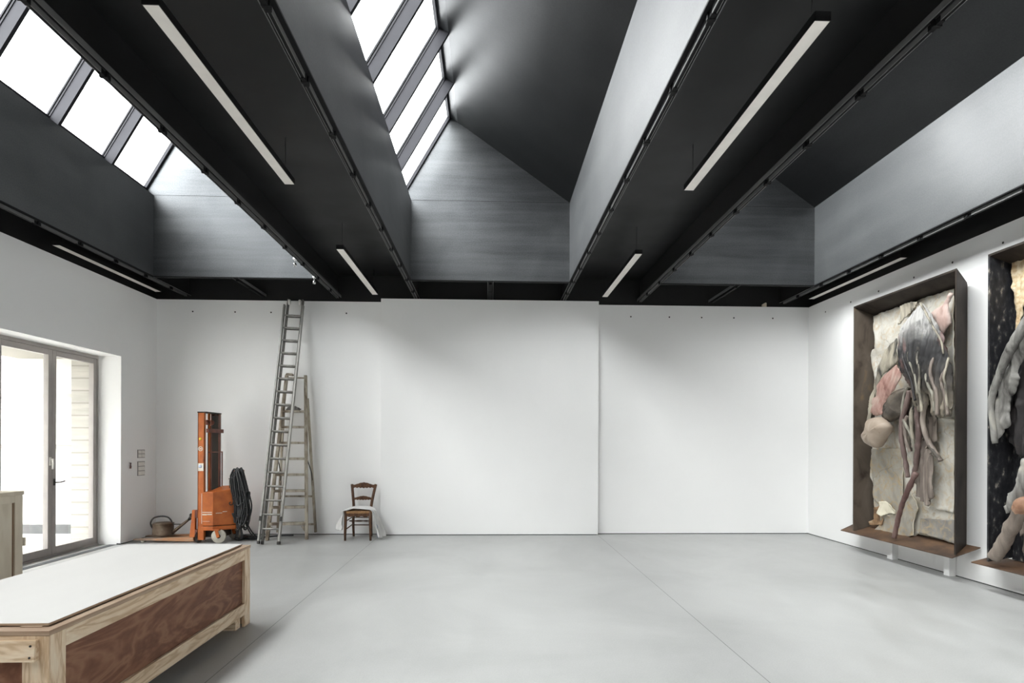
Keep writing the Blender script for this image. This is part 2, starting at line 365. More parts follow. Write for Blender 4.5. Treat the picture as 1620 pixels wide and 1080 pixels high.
# ------------------------------------------------------------------ shell
m = MB(); m.box(XD - .06, XR + .12, YF - .1, YB + .1, -.12, 0)
struct('floor', m, 'floor', origin=(0, 0, 0))
m = MB(); m.box(XL, XR, YB, YB + .06, .012, ZW)
m.mi = 1; m.box(XL - .3, XR + .3, YB + .06, YB + .25, -.1, 4.6)
wb = struct('wall_back', m, ['plaster', 'dark_paint'], origin=(0, YB, 0))
m = MB()
m.box(XL - .06, XL, DY1, YB, .012, ZW); m.box(XL - .06, XL, YF, DY0, .012, ZW); m.box(XL - .06, XL, DY0, DY1, DZ, ZW)
m.box(XL - .47, XL - .06, DY1, DY1 + .06, .0, DZ + .06); m.box(XL - .47, XL - .06, DY0 - .06, DY0, .0, DZ + .06); m.box(XL - .47, XL - .06, DY0 - .06, DY1 + .06, DZ, DZ + .06)
m.mi = 1; m.box(XL - .47, XL - .06, DY1 + .06, YB + .3, -.1, 4.6); m.box(XL - .47, XL - .06, YF - .2, DY0 - .06, -.1, 4.6); m.box(XL - .47, XL - .06, DY0 - .06, DY1 + .06, DZ + .06, 4.6)
struct('wall_left', m, ['plaster', 'dark_paint'], origin=(XL, 0, 0))
m = MB(); m.box(XR, XR + .06, YF, YB, .012, ZW)
m.mi = 1; m.box(XR + .06, XR + .3, YF - .2, YB + .3, -.1, 4.6)
wr = struct('wall_right', m, ['plaster', 'dark_paint'], origin=(XR, 0, 0))
m = MB(); m.box(XL, XR, YF - .06, YF, .012, ZW)
m.mi = 1; m.box(XL - .3, XR + .3, YF - .25, YF - .06, -.1, 4.6)
struct('wall_front', m, ['plaster', 'dark_paint'], origin=(0, YF, 0))
# dark recess under the wall lining
m = MB(); m.box(XL - .05, XR + .05, YB + .012, YB + .058, 0, .02); struct('baseboard_back', m, 'gap')
m = MB(); m.box(XL - .058, XL - .012, DY1, YB + .02, 0, .02); m.box(XL - .058, XL - .012, YF, DY0, 0, .02); struct('baseboard_left', m, 'gap')
m = MB(); m.box(XR + .012, XR + .058, YF, YB + .02, 0, .02); struct('baseboard_right', m, 'gap')
# the wide board standing proud in the middle of the far wall
m = MB(); m.box(-1.82, 1.828, YB - .105, YB - .002, .012, ZW + .035)
m.mi = 1; m.box(-1.80, 1.808, YB - .09, YB - .002, 0, .012)
struct('wall_panel', m, ['plaster', 'gap'], bevel=.002)
# small fixing holes along the tops of the walls
def hole(c, axis, parent):
    q = MB(); q.lathe([(.0, .0005), (.013, .0005), (.013, .002), (.009, .002), (.009, .0004), (0, .0004)], c, axis, 12)
    obj('fixing_plug', q, 'iron', parent)
for x in (-4.944, -4.251, -3.66, -2.414, 2.396, 3.06, 3.62, 4.18, 4.86): hole((x, YB, 3.708), (0, -1, 0), wb)
for y in (9.649, 8.959, 8.303, 7.594, 6.944, 6.24, 5.6): hole((XR, y, 3.714), (-1, 0, 0), wr)
# soffits
m = MB()
E_ = HW + .028
for x0, x1 in ((XL - .2, -3.8 - E_), (-3.8 + E_, -E_), (E_, 3.8 - E_), (3.8 + E_, XR + .2)): m.box(x0, x1, YF - .1, YB + .2, ZC, ZC + .3)
for c in BAYS:
    m.box(c - E_, c + E_, YG + .028, YB + .2, ZC, ZC + .3); m.box(c - E_, c + E_, YF - .1, YG0 - .028, ZC, ZC + .3)
struct('ceiling', m, 'soffit', origin=(0, 0, ZC))
# ------------------------------------------------------------------ the three skylight shafts
AX, AZ = -.507, 6.39                               # ridge, relative to the middle of the bay
tdir = V((AX + HW, 0, AZ - ZS)).normalized(); nin = V((tdir.z, 0, -tdir.x)); GO = .17     # glass stands GO outside the sill-ridge plane
T = .03
for k, c in enumerate(BAYS):
    m = MB()
    L, R = c - HW, c + HW
    A = V((c + AX, 0, AZ)); SL = V((L, 0, ZS)); SR = V((R, 0, ZS))
    so, ao = SL - nin * GO, A - nin * GO
    m.mi = 0
    m.box(L - T, L, YG0 - T, YG + T, ZB, ZS); m.box(R, R + T, YG0 - T, YG + T, ZB, ZS + .001)
    m.mi = 5; m.box(L - T - .003, L - T + .001, YG0, YB + .05, ZB, ZC + .02); m.box(R + T - .001, R + T + .003, YG0, YB + .05, ZB, ZC + .02); m.mi = 0
    # closing strips beside the glass
    for p, q in ((SL, so), (A, ao)):
        w = -tdir * T if p is SL else tdir * T
        m.prism([V((p.x, YG0, p.z)), V((q.x, YG0, q.z)), V((q.x, YG0, q.z)) + w, V((p.x, YG0, p.z)) + w], (0, YG - YG0, 0))
    # sloping back
    m.mi = 4
    up = V((SR.z - A.z, 0, -(SR.x - A.x))).normalized() * -T
    SX = SR + (SR - A).normalized() * .05
    m.prism([V((A.x, YG0 - T, A.z)), V((SX.x, YG0 - T, SX.z)), V((SX.x, YG0 - T, SX.z)) + up, V((A.x, YG0 - T, A.z)) + up], (0, YG - YG0 + 2 * T, 0))
    m.mi = 1
    prof = [(L, ZB), (R, ZB), (R, ZS), (A.x, A.z), (ao.x, ao.z), (so.x, so.z), (L, ZS)]
    m.prism([(x, YG, z) for x, z in prof], (0, T, 0)); m.prism([(x, YG0 - T, z) for x, z in prof], (0, T, 0))
    m.mi = 2; m.box(L, R, YG - .0015, YG + .01, ZS - .002, ZS + .0015)
    m.box(L - .088, L + .004, YG0, YB + .05, ZB - .014, ZB); m.box(R - .004, R + .088, YG0, YB + .05, ZB - .014, ZB)     # bottom flanges
    m.mi = 3; m.box(L - .0885, L - .083, YG0, YB + .05, ZB - .022, ZB + .02); m.box(R + .083, R + .0885, YG0, YB + .05, ZB - .022, ZB + .02); m.box(L - .003, L + .0045, YG, YB + .05, ZB - .018, ZB - .01); m.box(R - .0045, R + .003, YG, YB + .05, ZB - .018, ZB - .01)  # thin pale lips: highlight on the flange edges put into the colour
    m.mi = 2; m.box(L, R, YG - .003, YG + .06, ZB - .012, ZB)
    m.box(c - .045, c + .045, YG, YB + .05, ZB - .014, ZB)
    m.mi = 3; m.box(c - .0455, c - .041, YG, YB + .05, ZB - .02, ZB + .02); m.box(c + .041, c + .0455, YG, YB + .05, ZB - .02, ZB + .02)
    struct('ceiling_shaft', m, ['steel_long', 'steel_cross', 'track', 'rail', 'steel_back', 'dark_paint'], origin=(c, 0, ZB))
    # the glazed slope
    w = bpy.data.objects.new('window_%d' % (k + 1), None); COL.objects.link(w); w.location = (c, (YG + YG0) / 2, ZS); w['kind'] = 'structure'
    ys = [YG - .04] + [8.13 - .985 * j for j in range(14)]
    ys = [y for y in ys if y > YG0 + .3]
    q = MB()
    g0, g1 = SL - nin * (GO - .005), A - nin * (GO - .005)
    q.prism([V((g0.x, YG0, g0.z)), V((g1.x, YG0, g1.z)), V((g1.x, YG0, g1.z)) - nin * .012, V((g0.x, YG0, g0.z)) - nin * .012], (0, YG - YG0, 0))
    obj('glass_pane', q, 'glass', w)
    for y in ys:
        q = MB()
        e = .03 if y < YG - .1 else .02
        def slab(y0, y1, o0, o1):
            p = [SL - nin * o0, A - nin * o0, A - nin * o1, SL - nin * o1]
            q.prism([V((a.x, y0, a.z)) for a in p], (0, y1 - y0, 0))
        if e == .03:
            slab(y - .022, y + .022, .0, GO - .05)
            slab(y - .03, y + .03, GO - .05, GO - .036); q.mi = 1; slab(y - .026, y + .026, GO - .036, GO - .024); q.mi = 0; slab(y - .036, y + .036, GO - .024, GO - .006)
        else: slab(y, y + .038, GO - .05, GO - .006)
        obj('mullion', q, ['mullion', 'gap'], w)
    q = MB()
    for p, s_ in ((SL, 1), (A, -1)):
        a = p - nin * (GO - .05); b_ = p - nin * (GO - .006); dd = tdir * (.035 * s_)
        q.prism([V((a.x, YG0, a.z)), V((b_.x, YG0, b_.z)), V((b_.x, YG0, b_.z)) + dd, V((a.x, YG0, a.z)) + dd], (0, YG - YG0, 0))
    obj('window_frame', q, 'mullion', w)
# perforated air vent in the sloping back of the middle shaft
m = MB()
A = V((AX, 0, AZ)); SRv = V((HW, 0, ZS)); sd = (SRv - A).normalized(); nn = V((-sd.z, 0, sd.x)) * -1
if nn.z > 0: nn = -nn
vb = A + sd * 1.62
for i in range(9):
    for j in range(12):
        p = vb + sd * (i * .042 - .2) + V((0, 4.42 + j * .042 + (i % 2) * .021 - .22, 0)) + nn * .0015
        m.disc(p, .012, nn, .003, 8)
struct('trim_1', m, 'gap')
# ------------------------------------------------------------------ glazed doors
def door(n, y0, y1, lever=False):
    d = bpy.data.objects.new('door_%d' % n, None); COL.objects.link(d); d.location = (XD, (y0 + y1) / 2, 0); d['kind'] = 'structure'
    q = MB(); w = .075
    for a, b in ((y0, y0 + w), (y1 - w, y1)): q.box(XD - .035, XD + .035, a + .002, b - .002, .022, DZ - .05)
    q.box(XD - .035, XD + .035, y0 + w - .002, y1 - w + .002, .022, .12); q.box(XD - .035, XD + .035, y0 + w - .002, y1 - w + .002, DZ - .125, DZ - .05)
    obj('door_frame', q, 'alu_frame', d, bevel=.003)
    q = MB(); q.box(XD - .012, XD + .012, y0 + w - .004, y1 - w + .004, .115, DZ - .12); obj('glass_pane', q, 'glass', d)
    if lever:
        h = MB(); h.box(XD + .036, XD + .044, y0 + .02, y0 + .05, .95, 1.04)
        h.tube([(XD + .044, y0 + .035, .99), (XD + .09, y0 + .035, .99)], .009); h.tube(spline([(XD + .085, y0 + .03, .99), (XD + .088, y0 + .09, .992), (XD + .085, y0 + .17, 1.0)]), .009)
        obj('door_lever', h, 'iron', d)
    return d
door(1, 8.275, DY1 - .03, True)
d2 = door(2, 7.36, 8.275); door(3, 6.45, 7.36)
q = MB(); y = 8.235
q.box(XD + .036, XD + .046, y - .017, y + .017, 1.22, 1.33)
q.tube([(XD + .046, y, 1.30), (XD + .075, y, 1.30)], .011); q.tube([(XD + .075, y, 1.312), (XD + .078, y, 1.25), (XD + .07, y, 1.17)], [.012, .012, .010])
obj('window_handle', q, 'white_plastic', d2)
m = MB(); m.box(XD - .05, XD + .04, DY0, DY1, DZ - .048, DZ - .001); m.box(XD - .05, XD + .04, DY1 - .028, DY1 - .001, .02, DZ - .048); m.box(XD - .05, XD + .04, DY0 + .001, DY0 + .028, .02, DZ - .048)
m.box(XD - .06, XD + .05, DY0, DY1, 0, .02)
struct('trim_2', m, 'alu_frame')
m = MB(); m.box(-5.68, -5.575, DY0, DY1 - .02, 0, .004)
for k in range(90): m.box(-5.675, -5.58, DY0 + .02 + k * .03, DY0 + .033 + k * .03, .004, .006)
struct('trim_3', m, 'ext_plinth')
# ------------------------------------------------------------------ court outside the doors
m = MB(); m.box(-14, XD - .06, -3, 10.5, -.15, -.01); struct('ground', m, 'ext_ground')
m = MB(); m.box(-14, -6.05, 10.38, 10.8, .145, 7.5); m.mi = 1; m.box(-14, -6.05, 10.36, 10.8, -.1, .145)
m.mi = 2
for z in (2.31, 1.455): m.box(-14, -6.05, 10.362, 10.38, z - .035, z + .035)
m.mi = 0; m.box(-10.9, -10.6, -3, 10.38, 0, 3.4); m.box(-14, -6.05, -3.3, -3, 0, 5)  # unseen enclosing walls, added to cut the sky light reaching the court
struct('exterior_wall_and_screens', m, ['ext_white', 'ext_plinth', 'ext_concrete'])
m = MB(); m.box(-7.95, -6.0, -3., 10.38, 2.93, 3.25); struct('exterior_canopy', m, 'ext_concrete')
m = MB(); m.box(-6.62, -6.03, 9.75, 10.36, -.01, 2.93); struct('exterior_pier', m, 'ext_concrete')
# ------------------------------------------------------------------ tracks and strip lamps
SN = ('shaft nearest the glazed doors', 'middle shaft', 'shaft nearest the boxed reliefs')
for k, c in enumerate(BAYS):
    for s_, side in ((-1, 'door-facing'), (1, 'relief-facing')):
        x = c + s_ * (HW + .044)
        t = thing('lighting_track', 'black track under the %s, on its %s edge' % (SN[k], side), 'lighting track', (x, 4, 3.94), 'tracks along the shafts')
        q = MB(); q.box(x - .013, x + .013, -4.9, YB - .02, 3.955, 3.986); q.mi = 1; q.box(x - .0145, x - .0105, -4.9, YB - .02, 3.951, 3.986); q.box(x + .0105, x + .0145, -4.9, YB - .02, 3.951, 3.986)  # pale strips paint the light line on the rail's edges
        obj('rail', q, ['track', 'rail'], t)
        for j in range(10):
            y = 3.36 + .70 * j
            q = MB(); q.box(x - .016, x + .016, y - .05, y + .05, 3.949, 3.984); q.box(x - .026, x + .026, y - .012, y + .012, 3.946, 3.984)
            obj('coupler', q, 'track', t, bevel=.002)
    q = MB(); q.box(c - .02, c + .02, YG + .06, YB - .02, 3.957, 3.986); q.box(c - .024, c + .024, YG + .5, YG + .58, 3.95, 3.957)
    tag(obj('short_rail', q, 'track', bevel=.002), 'short black rail from the %s to the far wall' % SN[k], 'rail', 'short rails')
def clip(y, label):
    x = -3.8 + HW + .044
    t = thing('track_clip', label, 'track clip', (x, y, 3.85), 'clips on the track')
    q = MB(); q.box(x - .02, x + .02, y - .03, y + .03, 3.925, 3.952); q.tube([(x, y, 3.93), (x, y, 3.885)], .008); obj('adapter', q, 'chrome', t, bevel=.003)
    q = MB(); q.lathe([(.010, .045), (.020, .03), (.024, 0), (.018, -.005)], (x, y, 3.845), (0, 0, 1), 14); obj('holder', q, 'chrome', t)
clip(7.945, 'small bright metal clip on the track, the one farther from the far wall')
clip(8.812, 'small bright metal clip on the track, the one closer to the far wall')
def lamp(x, y0, y1, label):
    t = thing('strip_lamp', label, 'strip lamp', (x, (y0 + y1) / 2, 3.965), 'hanging strip lamps')
    w = .047
    q = MB(); q.box(x - w, x + w, y0, y1, 3.985, 4.02); q.box(x - w, x - w + .003, y0, y1, 3.966, 3.99); q.box(x + w - .003, x + w, y0, y1, 3.966, 3.99)
    q.box(x - w, x + w, y0, y0 + .006, 3.966, 3.99); q.box(x - w, x + w, y1 - .006, y1, 3.966, 3.99)
    obj('housing', q, 'black', t)
    q = MB(); q.box(x - w + .0032, x + w - .0032, y0 + .0065, y1 - .0065, 3.967, 3.984); obj('diffuser', q, 'diffuser', t)
    for y in (y0 + .12, y1 - .12):
        q = MB(); q.tube([(x, y, 4.02), (x, y, ZC)], .003, 6); obj('suspension_wire', q, 'black', t)
lamp(-1.89, 3.395, 5.72, 'near unlit strip lamp hanging between the door-side shaft and the middle shaft')
lamp(-1.89, 7.60, 9.93, 'far unlit strip lamp between the door-side and middle shafts, beside the ladder top')
lamp(1.89, 3.36, 5.68, 'near unlit strip lamp hanging between the middle shaft and the relief-side shaft')
lamp(1.89, 7.60, 9.88, 'far unlit strip lamp between middle and relief-side shafts, above the edge of the proud board')
lamp(-5.37, 7.62, 9.92, 'unlit strip lamp hanging along the wall of the glazed doors')
lamp(5.35, 7.58, 9.84, 'unlit strip lamp hanging along the wall of the boxed reliefs')
q = MB(); q.prism([(4.685, YB + .008, ZW), (4.755, YB + .008, ZW), (4.755, YB + .008, ZW + .07), (4.735, YB + .008, ZW + .075), (4.685, YB + .008, ZW + .045)], (0, .045, 0))
tag(obj('wooden_block', q, 'pale_ply'), 'small pale wooden offcut on top of the far wall near the relief wall', 'block')
# ------------------------------------------------------------------ switches and key by the doors
def plate(z0, z1, rows, cols, label):
    y0, y1 = 9.635, 9.83
    t = thing('switch_plate', label, 'switch', (XL, (y0 + y1) / 2, z0))
    q = MB(); q.box(XL - .002, XL + .009, y0, y1, z0, z1); obj('cover', q, 'plate_grey', t, bevel=.003)
    for i in range(rows):
        for j in range(cols):
            a, b_ = y0 + .008 + j * (y1 - y0 - .016) / cols, y0 + .008 + (j + 1) * (y1 - y0 - .016) / cols
            c, d = z0 + .006 + i * (z1 - z0 - .012) / rows, z0 + .006 + (i + 1) * (z1 - z0 - .012) / rows
            q = MB(); q.hexa([(XL + .008, a + .005, c + .005), (XL + .017, a + .005, c + .005), (XL + .017, b_ - .005, c + .005), (XL + .008, b_ - .005, c + .005),
                              (XL + .008, a + .005, d - .008), (XL + .012, a + .005, d - .008), (XL + .012, b_ - .005, d - .008), (XL + .008, b_ - .005, d - .008)])
            obj('rocker', q, 'white_plastic', t, bevel=.002)
plate(1.285, 1.416, 2, 2, 'upper white switch plate with four rockers on the wall by the glazed doors')
plate(1.005, 1.232, 3, 1, 'lower white switch plate with three wide rockers on the wall by the glazed doors')
t = thing('hanging_key', 'small dark red key tag hanging on the wall between doors and switches', 'key', (XL, 9.435, 1.13))
q = MB(); q.tube([(XL, 9.435, 1.215), (XL + .02, 9.435, 1.213), (XL + .022, 9.435, 1.222)], .005); obj('hook', q, 'iron', t)
q = MB(); q.prism([(XL + .012, 9.415, 1.13), (XL + .012, 9.447, 1.128), (XL + .012, 9.455, 1.165), (XL + .012, 9.442, 1.18), (XL + .012, 9.452, 1.212), (XL + .012, 9.428, 1.21), (XL + .012, 9.422, 1.175)], (.01, 0, 0)); obj('key_tag', q, 'wax_red', t, bevel=.002)
# ------------------------------------------------------------------ long crate
cx0, cx1, cy0, cy1 = -3.045, -2.045, 2.87, 5.215
t = thing('transport_crate', 'long low plywood crate with red-brown panels and a white board on top', 'crate', ((cx0 + cx1) / 2, (cy0 + cy1) / 2, 0))
TH = .022
def part(name, mat, *bx, bevel=.0015, parent=None):
    q = MB()
    for b_ in bx: q.box(*b_)
    return obj(name, q, mat, parent or t, bevel=bevel)
part('panel', 'red_ply', (cx1 - TH - .012, cx1 - TH, cy0 + .03, cy1 - .03, .10, .643))
part('panel', 'red_ply', (cx0 + TH, cx0 + TH + .012, cy0 + .03, cy1 - .03, .10, .643))
part('panel', 'red_ply', (cx0 + .03, cx1 - .035, cy0 + TH, cy0 + TH + .012, .10, .643))
part('panel', 'red_ply', (cx0 + .03, cx1 - .035, cy1 - TH - .012, cy1 - TH, .10, .643))
part('bottom_board', 'pine_y', (cx0 + .04, cx1 - .04, cy0 + .04, cy1 - .04, .10, .12))
for x0, x1 in ((cx1 - TH, cx1), (cx0, cx0 + TH)):
    part('post', 'pine_z', (x0, x1, cy0, cy0 + .112, 0.0, .643)); part('post', 'pine_z', (x0, x1, cy1 - .112, cy1, 0.0, .643))
    part('top_rail', 'pine_y', (x0, x1, cy0 + .1125, cy1 - .1125, .56, .643)); part('bottom_rail', 'pine_y', (x0, x1, cy0 + .1125, cy1 - .1125, .10, .197))
for y0, y1, yb0, yb1 in ((cy0, cy0 + TH, cy0 - .03, cy0), (cy1 - TH, cy1, cy1, cy1 + .03)):
    part('end_post', 'pine_z', (cx1 - TH - .1, cx1 - TH - .0005, y0, y1, 0, .643)); part('end_post', 'pine_z', (cx0 + TH + .0005, cx0 + TH + .1, y0, y1, 0, .643))
    part('end_rail', 'pine_x', (cx0 + TH + .1005, cx1 - TH - .1005, y0, y1, .53, .643)); part('end_rail', 'pine_x', (cx0 + TH + .1005, cx1 - TH - .1005, y0, y1, .10, .197))
q = MB(); q.hexa([(cx0 + .04, cy0 - .034, .532), (cx1 - .045, cy0 - .034, .532), (cx1 - .045, cy0 - .0005, .532), (cx0 + .04, cy0 - .0005, .532),
                  (cx0 + .04, cy0 - .022, .628), (cx1 - .045, cy0 - .022, .628), (cx1 - .045, cy0 - .0005, .628), (cx0 + .04, cy0 - .0005, .628)])
hb = obj('carrying_batten', q, 'pine_x', t, bevel=.002)
for z in (.552, .604):
    q = MB(); q.disc((cx1 - .065, cy0 - .032 + (z - .552) * .12, z), .005, (0, 1, 0), .006, 10); obj('screw', q, 'iron', hb)
for y0 in (cy0 + .13, cy1 - .22):
    part('skid', 'pine_x', (cx0 + .03, cx1 - .03, y0, y0 + .09, 0, .099))
part('lid', 'ply_edge', (cx0 - .004, cx1 + .003, cy0 - .004, cy1 + .004, .6445, .667))
part('lid_batten', 'ply_edge', (cx0 + .06, cx0 + .16, cy0 + .05, cy1 - .05, .6675, .672)); part('lid_batten', 'ply_edge', (cx1 - .17, cx1 - .07, cy0 + .05, cy1 - .05, .6675, .672))
q = MB(); q.box(cx0 + .004, cx1 - .046, cy0 + .062, cy1 - .055, .6725, .683); q.mi = 1; q.box(cx0 + .005, cx1 - .047, cy0 + .063, cy1 - .056, .683, .684)
obj('top_sheet', q, ['ply_edge', 'white_sheet'], t)
# ------------------------------------------------------------------ upright pale crate
bx0, bx1, by0, by1 = -5.38, -4.7, 4.9, 6.228
t = thing('storage_chest', 'pale plywood chest standing in front of the glazed doors behind the long crate', 'chest', ((bx0 + bx1) / 2, (by0 + by1) / 2, 0))
part('body', 'pale_ply', (bx0 + .02, bx1 - .018, by0 + .02, by1 - .018, .03, 1.0))
for y0, y1 in ((by1 - .098, by1), (by0, by0 + .098)):
    part('stile', 'pale_ply', (bx1 - .0175, bx1, y0, y1, 0, 1.005)); part('stile', 'pale_ply', (bx0, bx0 + .0175, y0, y1, 0, 1.005))
part('rail', 'pale_ply', (bx1 - .0175, bx1, by0 + .099, by1 - .099, .935, 1.005)); part('rail', 'pale_ply', (bx1 - .0175, bx1, by0 + .099, by1 - .099, .0, .09))
part('side_panel', 'pale_ply', (bx1 - .0175, bx1 - .004, by0 + .13, by1 - .132, .09, .935))
part('groove_strip', 'groove', (bx1 - .0178, bx1 - .013, by1 - .1315, by1 - .0985, .091, .934)); part('groove_strip', 'groove', (bx1 - .0178, bx1 - .013, by0 + .0985, by0 + .1295, .091, .934))
part('end_frame', 'pale_ply', (bx0, bx1 - .0005, by1 - .0175, by1 - .0005, 0, 1.004), (bx0, bx1 - .0005, by0 + .0005, by0 + .0175, 0, 1.004))
part('lid', 'pale_ply', (bx0 - .008, bx1 + .008, by0 - .008, by1 + .008, 1.006, 1.045))
part('latch', 'pale_ply', (bx1 - .06, bx1 + .016, by1 + .0005, by1 + .022, .49, .575), bevel=.003)
t = thing('bowl', 'small grey glazed bowl standing on the pale chest', 'bowl', (-4.90, 6.0, 1.0455))
q = MB(); q.lathe([(.045, 0), (.075, .012), (.118, .03), (.128, .05), (.122, .05), (.10, .032), (.05, .016), (.0, .014)], (-4.90, 6.0, 1.0457), (0, 0, 1), 36); obj('bowl_body', q, 'bowl', t)
# ------------------------------------------------------------------ orange stacker
t = thing('pallet_stacker', 'worn orange pallet stacker with tall mast standing against the far wall', 'pallet stacker', (-4.3, 9.55, 0))
sy0, sy1 = 9.30, 9.80
def upright(y0, y1, web_y, xe=-4.31):
    q = MB(); q.box(-4.44, xe, web_y, web_y + .008, .05, 1.985)
    q.box(-4.44, -4.425, y0, y1, .05, 1.985); q.box(xe - .012, xe, y0, y1, .05, 1.985)
    return q
q = upright(9.30, 9.345, 9.30, -4.338); obj('mast_upright', q, 'orange', t, bevel=.003)
q = MB(); q.box(-4.424, -4.352, 9.3085, 9.338, .05, 1.96); obj('inner_mast', q, 'rust_red', t)
q = upright(9.725, 9.80, 9.792); obj('mast_upright', q, 'rust_red', t, bevel=.003)
q = MB(); q.box(-4.424, -4.323, 9.728, 9.7915, .05, 1.96); obj('inner_mast', q, 'steel_dark', t)
q = MB(); q.box(-4.445, -4.305, 9.295, 9.805, 1.9855, 2.003); obj('top_plate', q, 'steel_dark', t, bevel=.003)
q = MB(); q.tube([(-4.372, 9.52, .2), (-4.372, 9.52, 1.985)], .019, 18); obj('hydraulic_cylinder', q, 'orange', t)
q = MB(); q.tube([(-4.372, 9.487, .25), (-4.372, 9.487, 1.84)], .006, 8); q.tube([(-4.40, 9.63, .25), (-4.40, 9.63, 1.80)], .008, 8); obj('lift_chain', q, 'steel_dark', t)
for y in (9.47, 9.60):
    q = MB(); q.disc((-4.372, y, 1.845), .04, (0, 1, .0), .03, 20); obj('chain_pulley', q, 'rust_red', t)
q = MB(); q.box(-4.3095, -4.275, 9.29, 9.815, 1.685, 1.745); obj('cross_bar', q, 'rust_red', t, bevel=.004)
q = MB(); q.box(-4.3095, -4.295, 9.37, 9.83, 1.375, 1.392); q.box(-4.3095, -4.295, 9.815, 9.83, .75, 1.375); obj('guard_rail', q, 'rust_red', t)
pl = [(-4.37, 9.285), (-4.20, 9.285), (-3.94, 9.47), (-3.885, 9.58), (-3.93, 9.74), (-4.15, 9.80), (-4.30, 9.80), (-4.30, 9.38), (-4.37, 9.34)]
q = MB(); q.prism([(x, y, .265) for x, y in pl], (0, 0, .5))
q.b.verts.ensure_lookup_table()
for v in q.b.verts:
    if v.co.z > .5: v.co.z = .775 + .12 * (v.co.y - 9.285) + .06 * (v.co.x + 4.37)
body = obj('motor_housing', q, 'orange', t, bevel=.014)
q = MB(); q.prism([(x * 1. + (.004 if x > -4 else 0), y - .004, .195) for x, y in pl], (0, 0, .062)); obj('chassis_skirt', q, 'orange', t, bevel=.008)
q = MB(); q.prism([(-4.365 + .01, 9.30, .257), (-4.2, 9.298, .257), (-3.95, 9.475, .257), (-3.90, 9.58, .257), (-3.94, 9.73, .257), (-4.3, 9.79, .257)], (0, 0, .008)); obj('skirt_gap', q, 'steel_dark', t)
def on_face(a, b_, z0, z1, off=.0025):
    """thin painted mark on the upright face from a to b_ (plan points)"""
    a, b_ = V((a[0], a[1], 0)), V((b_[0], b_[1], 0)); n = (b_ - a).cross(V((0, 0, 1))).normalized()
    r = MB(); r.prism([a + n * off + V((0, 0, z0)), b_ + n * off + V((0, 0, z0)), b_ + n * off + V((0, 0, z1)), a + n * off + V((0, 0, z1))], n * -.002); return r
for a, b_, z0, z1 in (((-4.36, 9.285), (-4.215, 9.285), .468, .478), ((-4.36, 9.285), (-4.29, 9.285), .430, .448), ((-4.285, 9.285), (-4.215, 9.285), .434, .450), ((-4.355, 9.285), (-4.25, 9.285), .335, .339)):
    obj('paint_stripe', on_face(a, b_, z0, z1), 'sticker_w', body)
f0, f1 = V((-4.20, 9.285, 0)), V((-3.94, 9.47, 0))
for u0, u1, z0, z1 in ((.12, .40, .452, .462), (.42, .62, .470, .480)):
    a, b_ = f0.lerp(f1, u0), f0.lerp(f1, u1); obj('paint_stripe', on_face((a.x, a.y), (b_.x, b_.y), z0, z1), 'sticker_w', body)
q = MB(); q.box(-4.372, -4.366, 9.2835, 9.287, .30, .76); obj('worn_edge_highlight', q, 'sticker_w', body)  # white strip paints the worn edge together with its highlight
q = MB(); q.disc((-4.40, 9.2995, 1.587), .022, (0, 1, 0), .003, 18); obj('round_sticker', q, 'yellow', t)
q = MB(); q.lathe([(.024, -.002), (.036, -.002), (.036, .001), (.024, .001)], (-4.396, 9.2995, 1.438), (0, 1, 0), 24, closed=True); q.box(-4.412, -4.38, 9.2975, 9.3005, 1.43, 1.446); obj('ring_emblem', q, 'sticker_w', t)
q = MB(); q.box(-4.432, -4.35, 9.2972, 9.3005, 1.10, 1.218); q.mi = 1; q.disc((-4.40, 9.2968, 1.17), .026, (0, 1, 0), .002, 16); q.mi = 2; q.box(-4.376, -4.355, 9.296, 9.2985, 1.12, 1.205)
obj('rating_label', q, ['sticker_w', 'sticker', 'white_plastic'], t)
# forks with their carriage
for y0, y1, mt in ((9.35, 9.47, 'orange_worn'), (9.68, 9.80, 'orange_worn')):
    q = MB(); q.hexa([(-5.44, y0 + .02, .035), (-4.52, y0, .02), (-4.52, y1, .02), (-5.44, y1 - .02, .035), (-5.44, y0 + .02, .055), (-4.52, y0, .085), (-4.52, y1, .085), (-5.44, y1 - .02, .055)])
    fk = obj('fork', q, mt, t, bevel=.004)
    q = MB(); q.prism([(-4.585, y0, .085), (-4.50, y0, .085), (-4.50, y0, .50), (-4.545, y0, .50), (-4.555, y0, .36)], (0, .06, 0)); obj('fork_heel', q, 'orange', fk, bevel=.004)
    q = MB(); q.disc((-5.30, (y0 + y1) / 2, .026), .026, (0, 1, 0), .07, 16); obj('fork_roller', q, 'wheel', fk)
q = MB(); q.box(-4.50, -4.45, 9.34, 9.80, .38, .50); q.box(-4.50, -4.45, 9.34, 9.80, .10, .2); obj('carriage', q, 'rust_red', t, bevel=.004)
q = MB(); q.box(-4.45, -4.10, 9.40, 9.76, .08, .195); q.box(-4.50, -4.44, 9.36, 9.5, .03, .12); q.tube([(-4.42, 9.34, .13), (-4.47, 9.33, .16), (-4.49, 9.33, .10)], .008); q.tube([(-4.43, 9.33, .2), (-4.47, 9.32, .06)], .007); q.tube([(-4.33, 9.31, .045), (-4.2, 9.30, .065)], .008)
obj('undercarriage', q, 'steel_dark', t)
q = MB(); q.disc((-4.46, 9.38, .045), .045, (0, 1, 0), .05, 18); obj('support_roller', q, 'steel_dark', t)
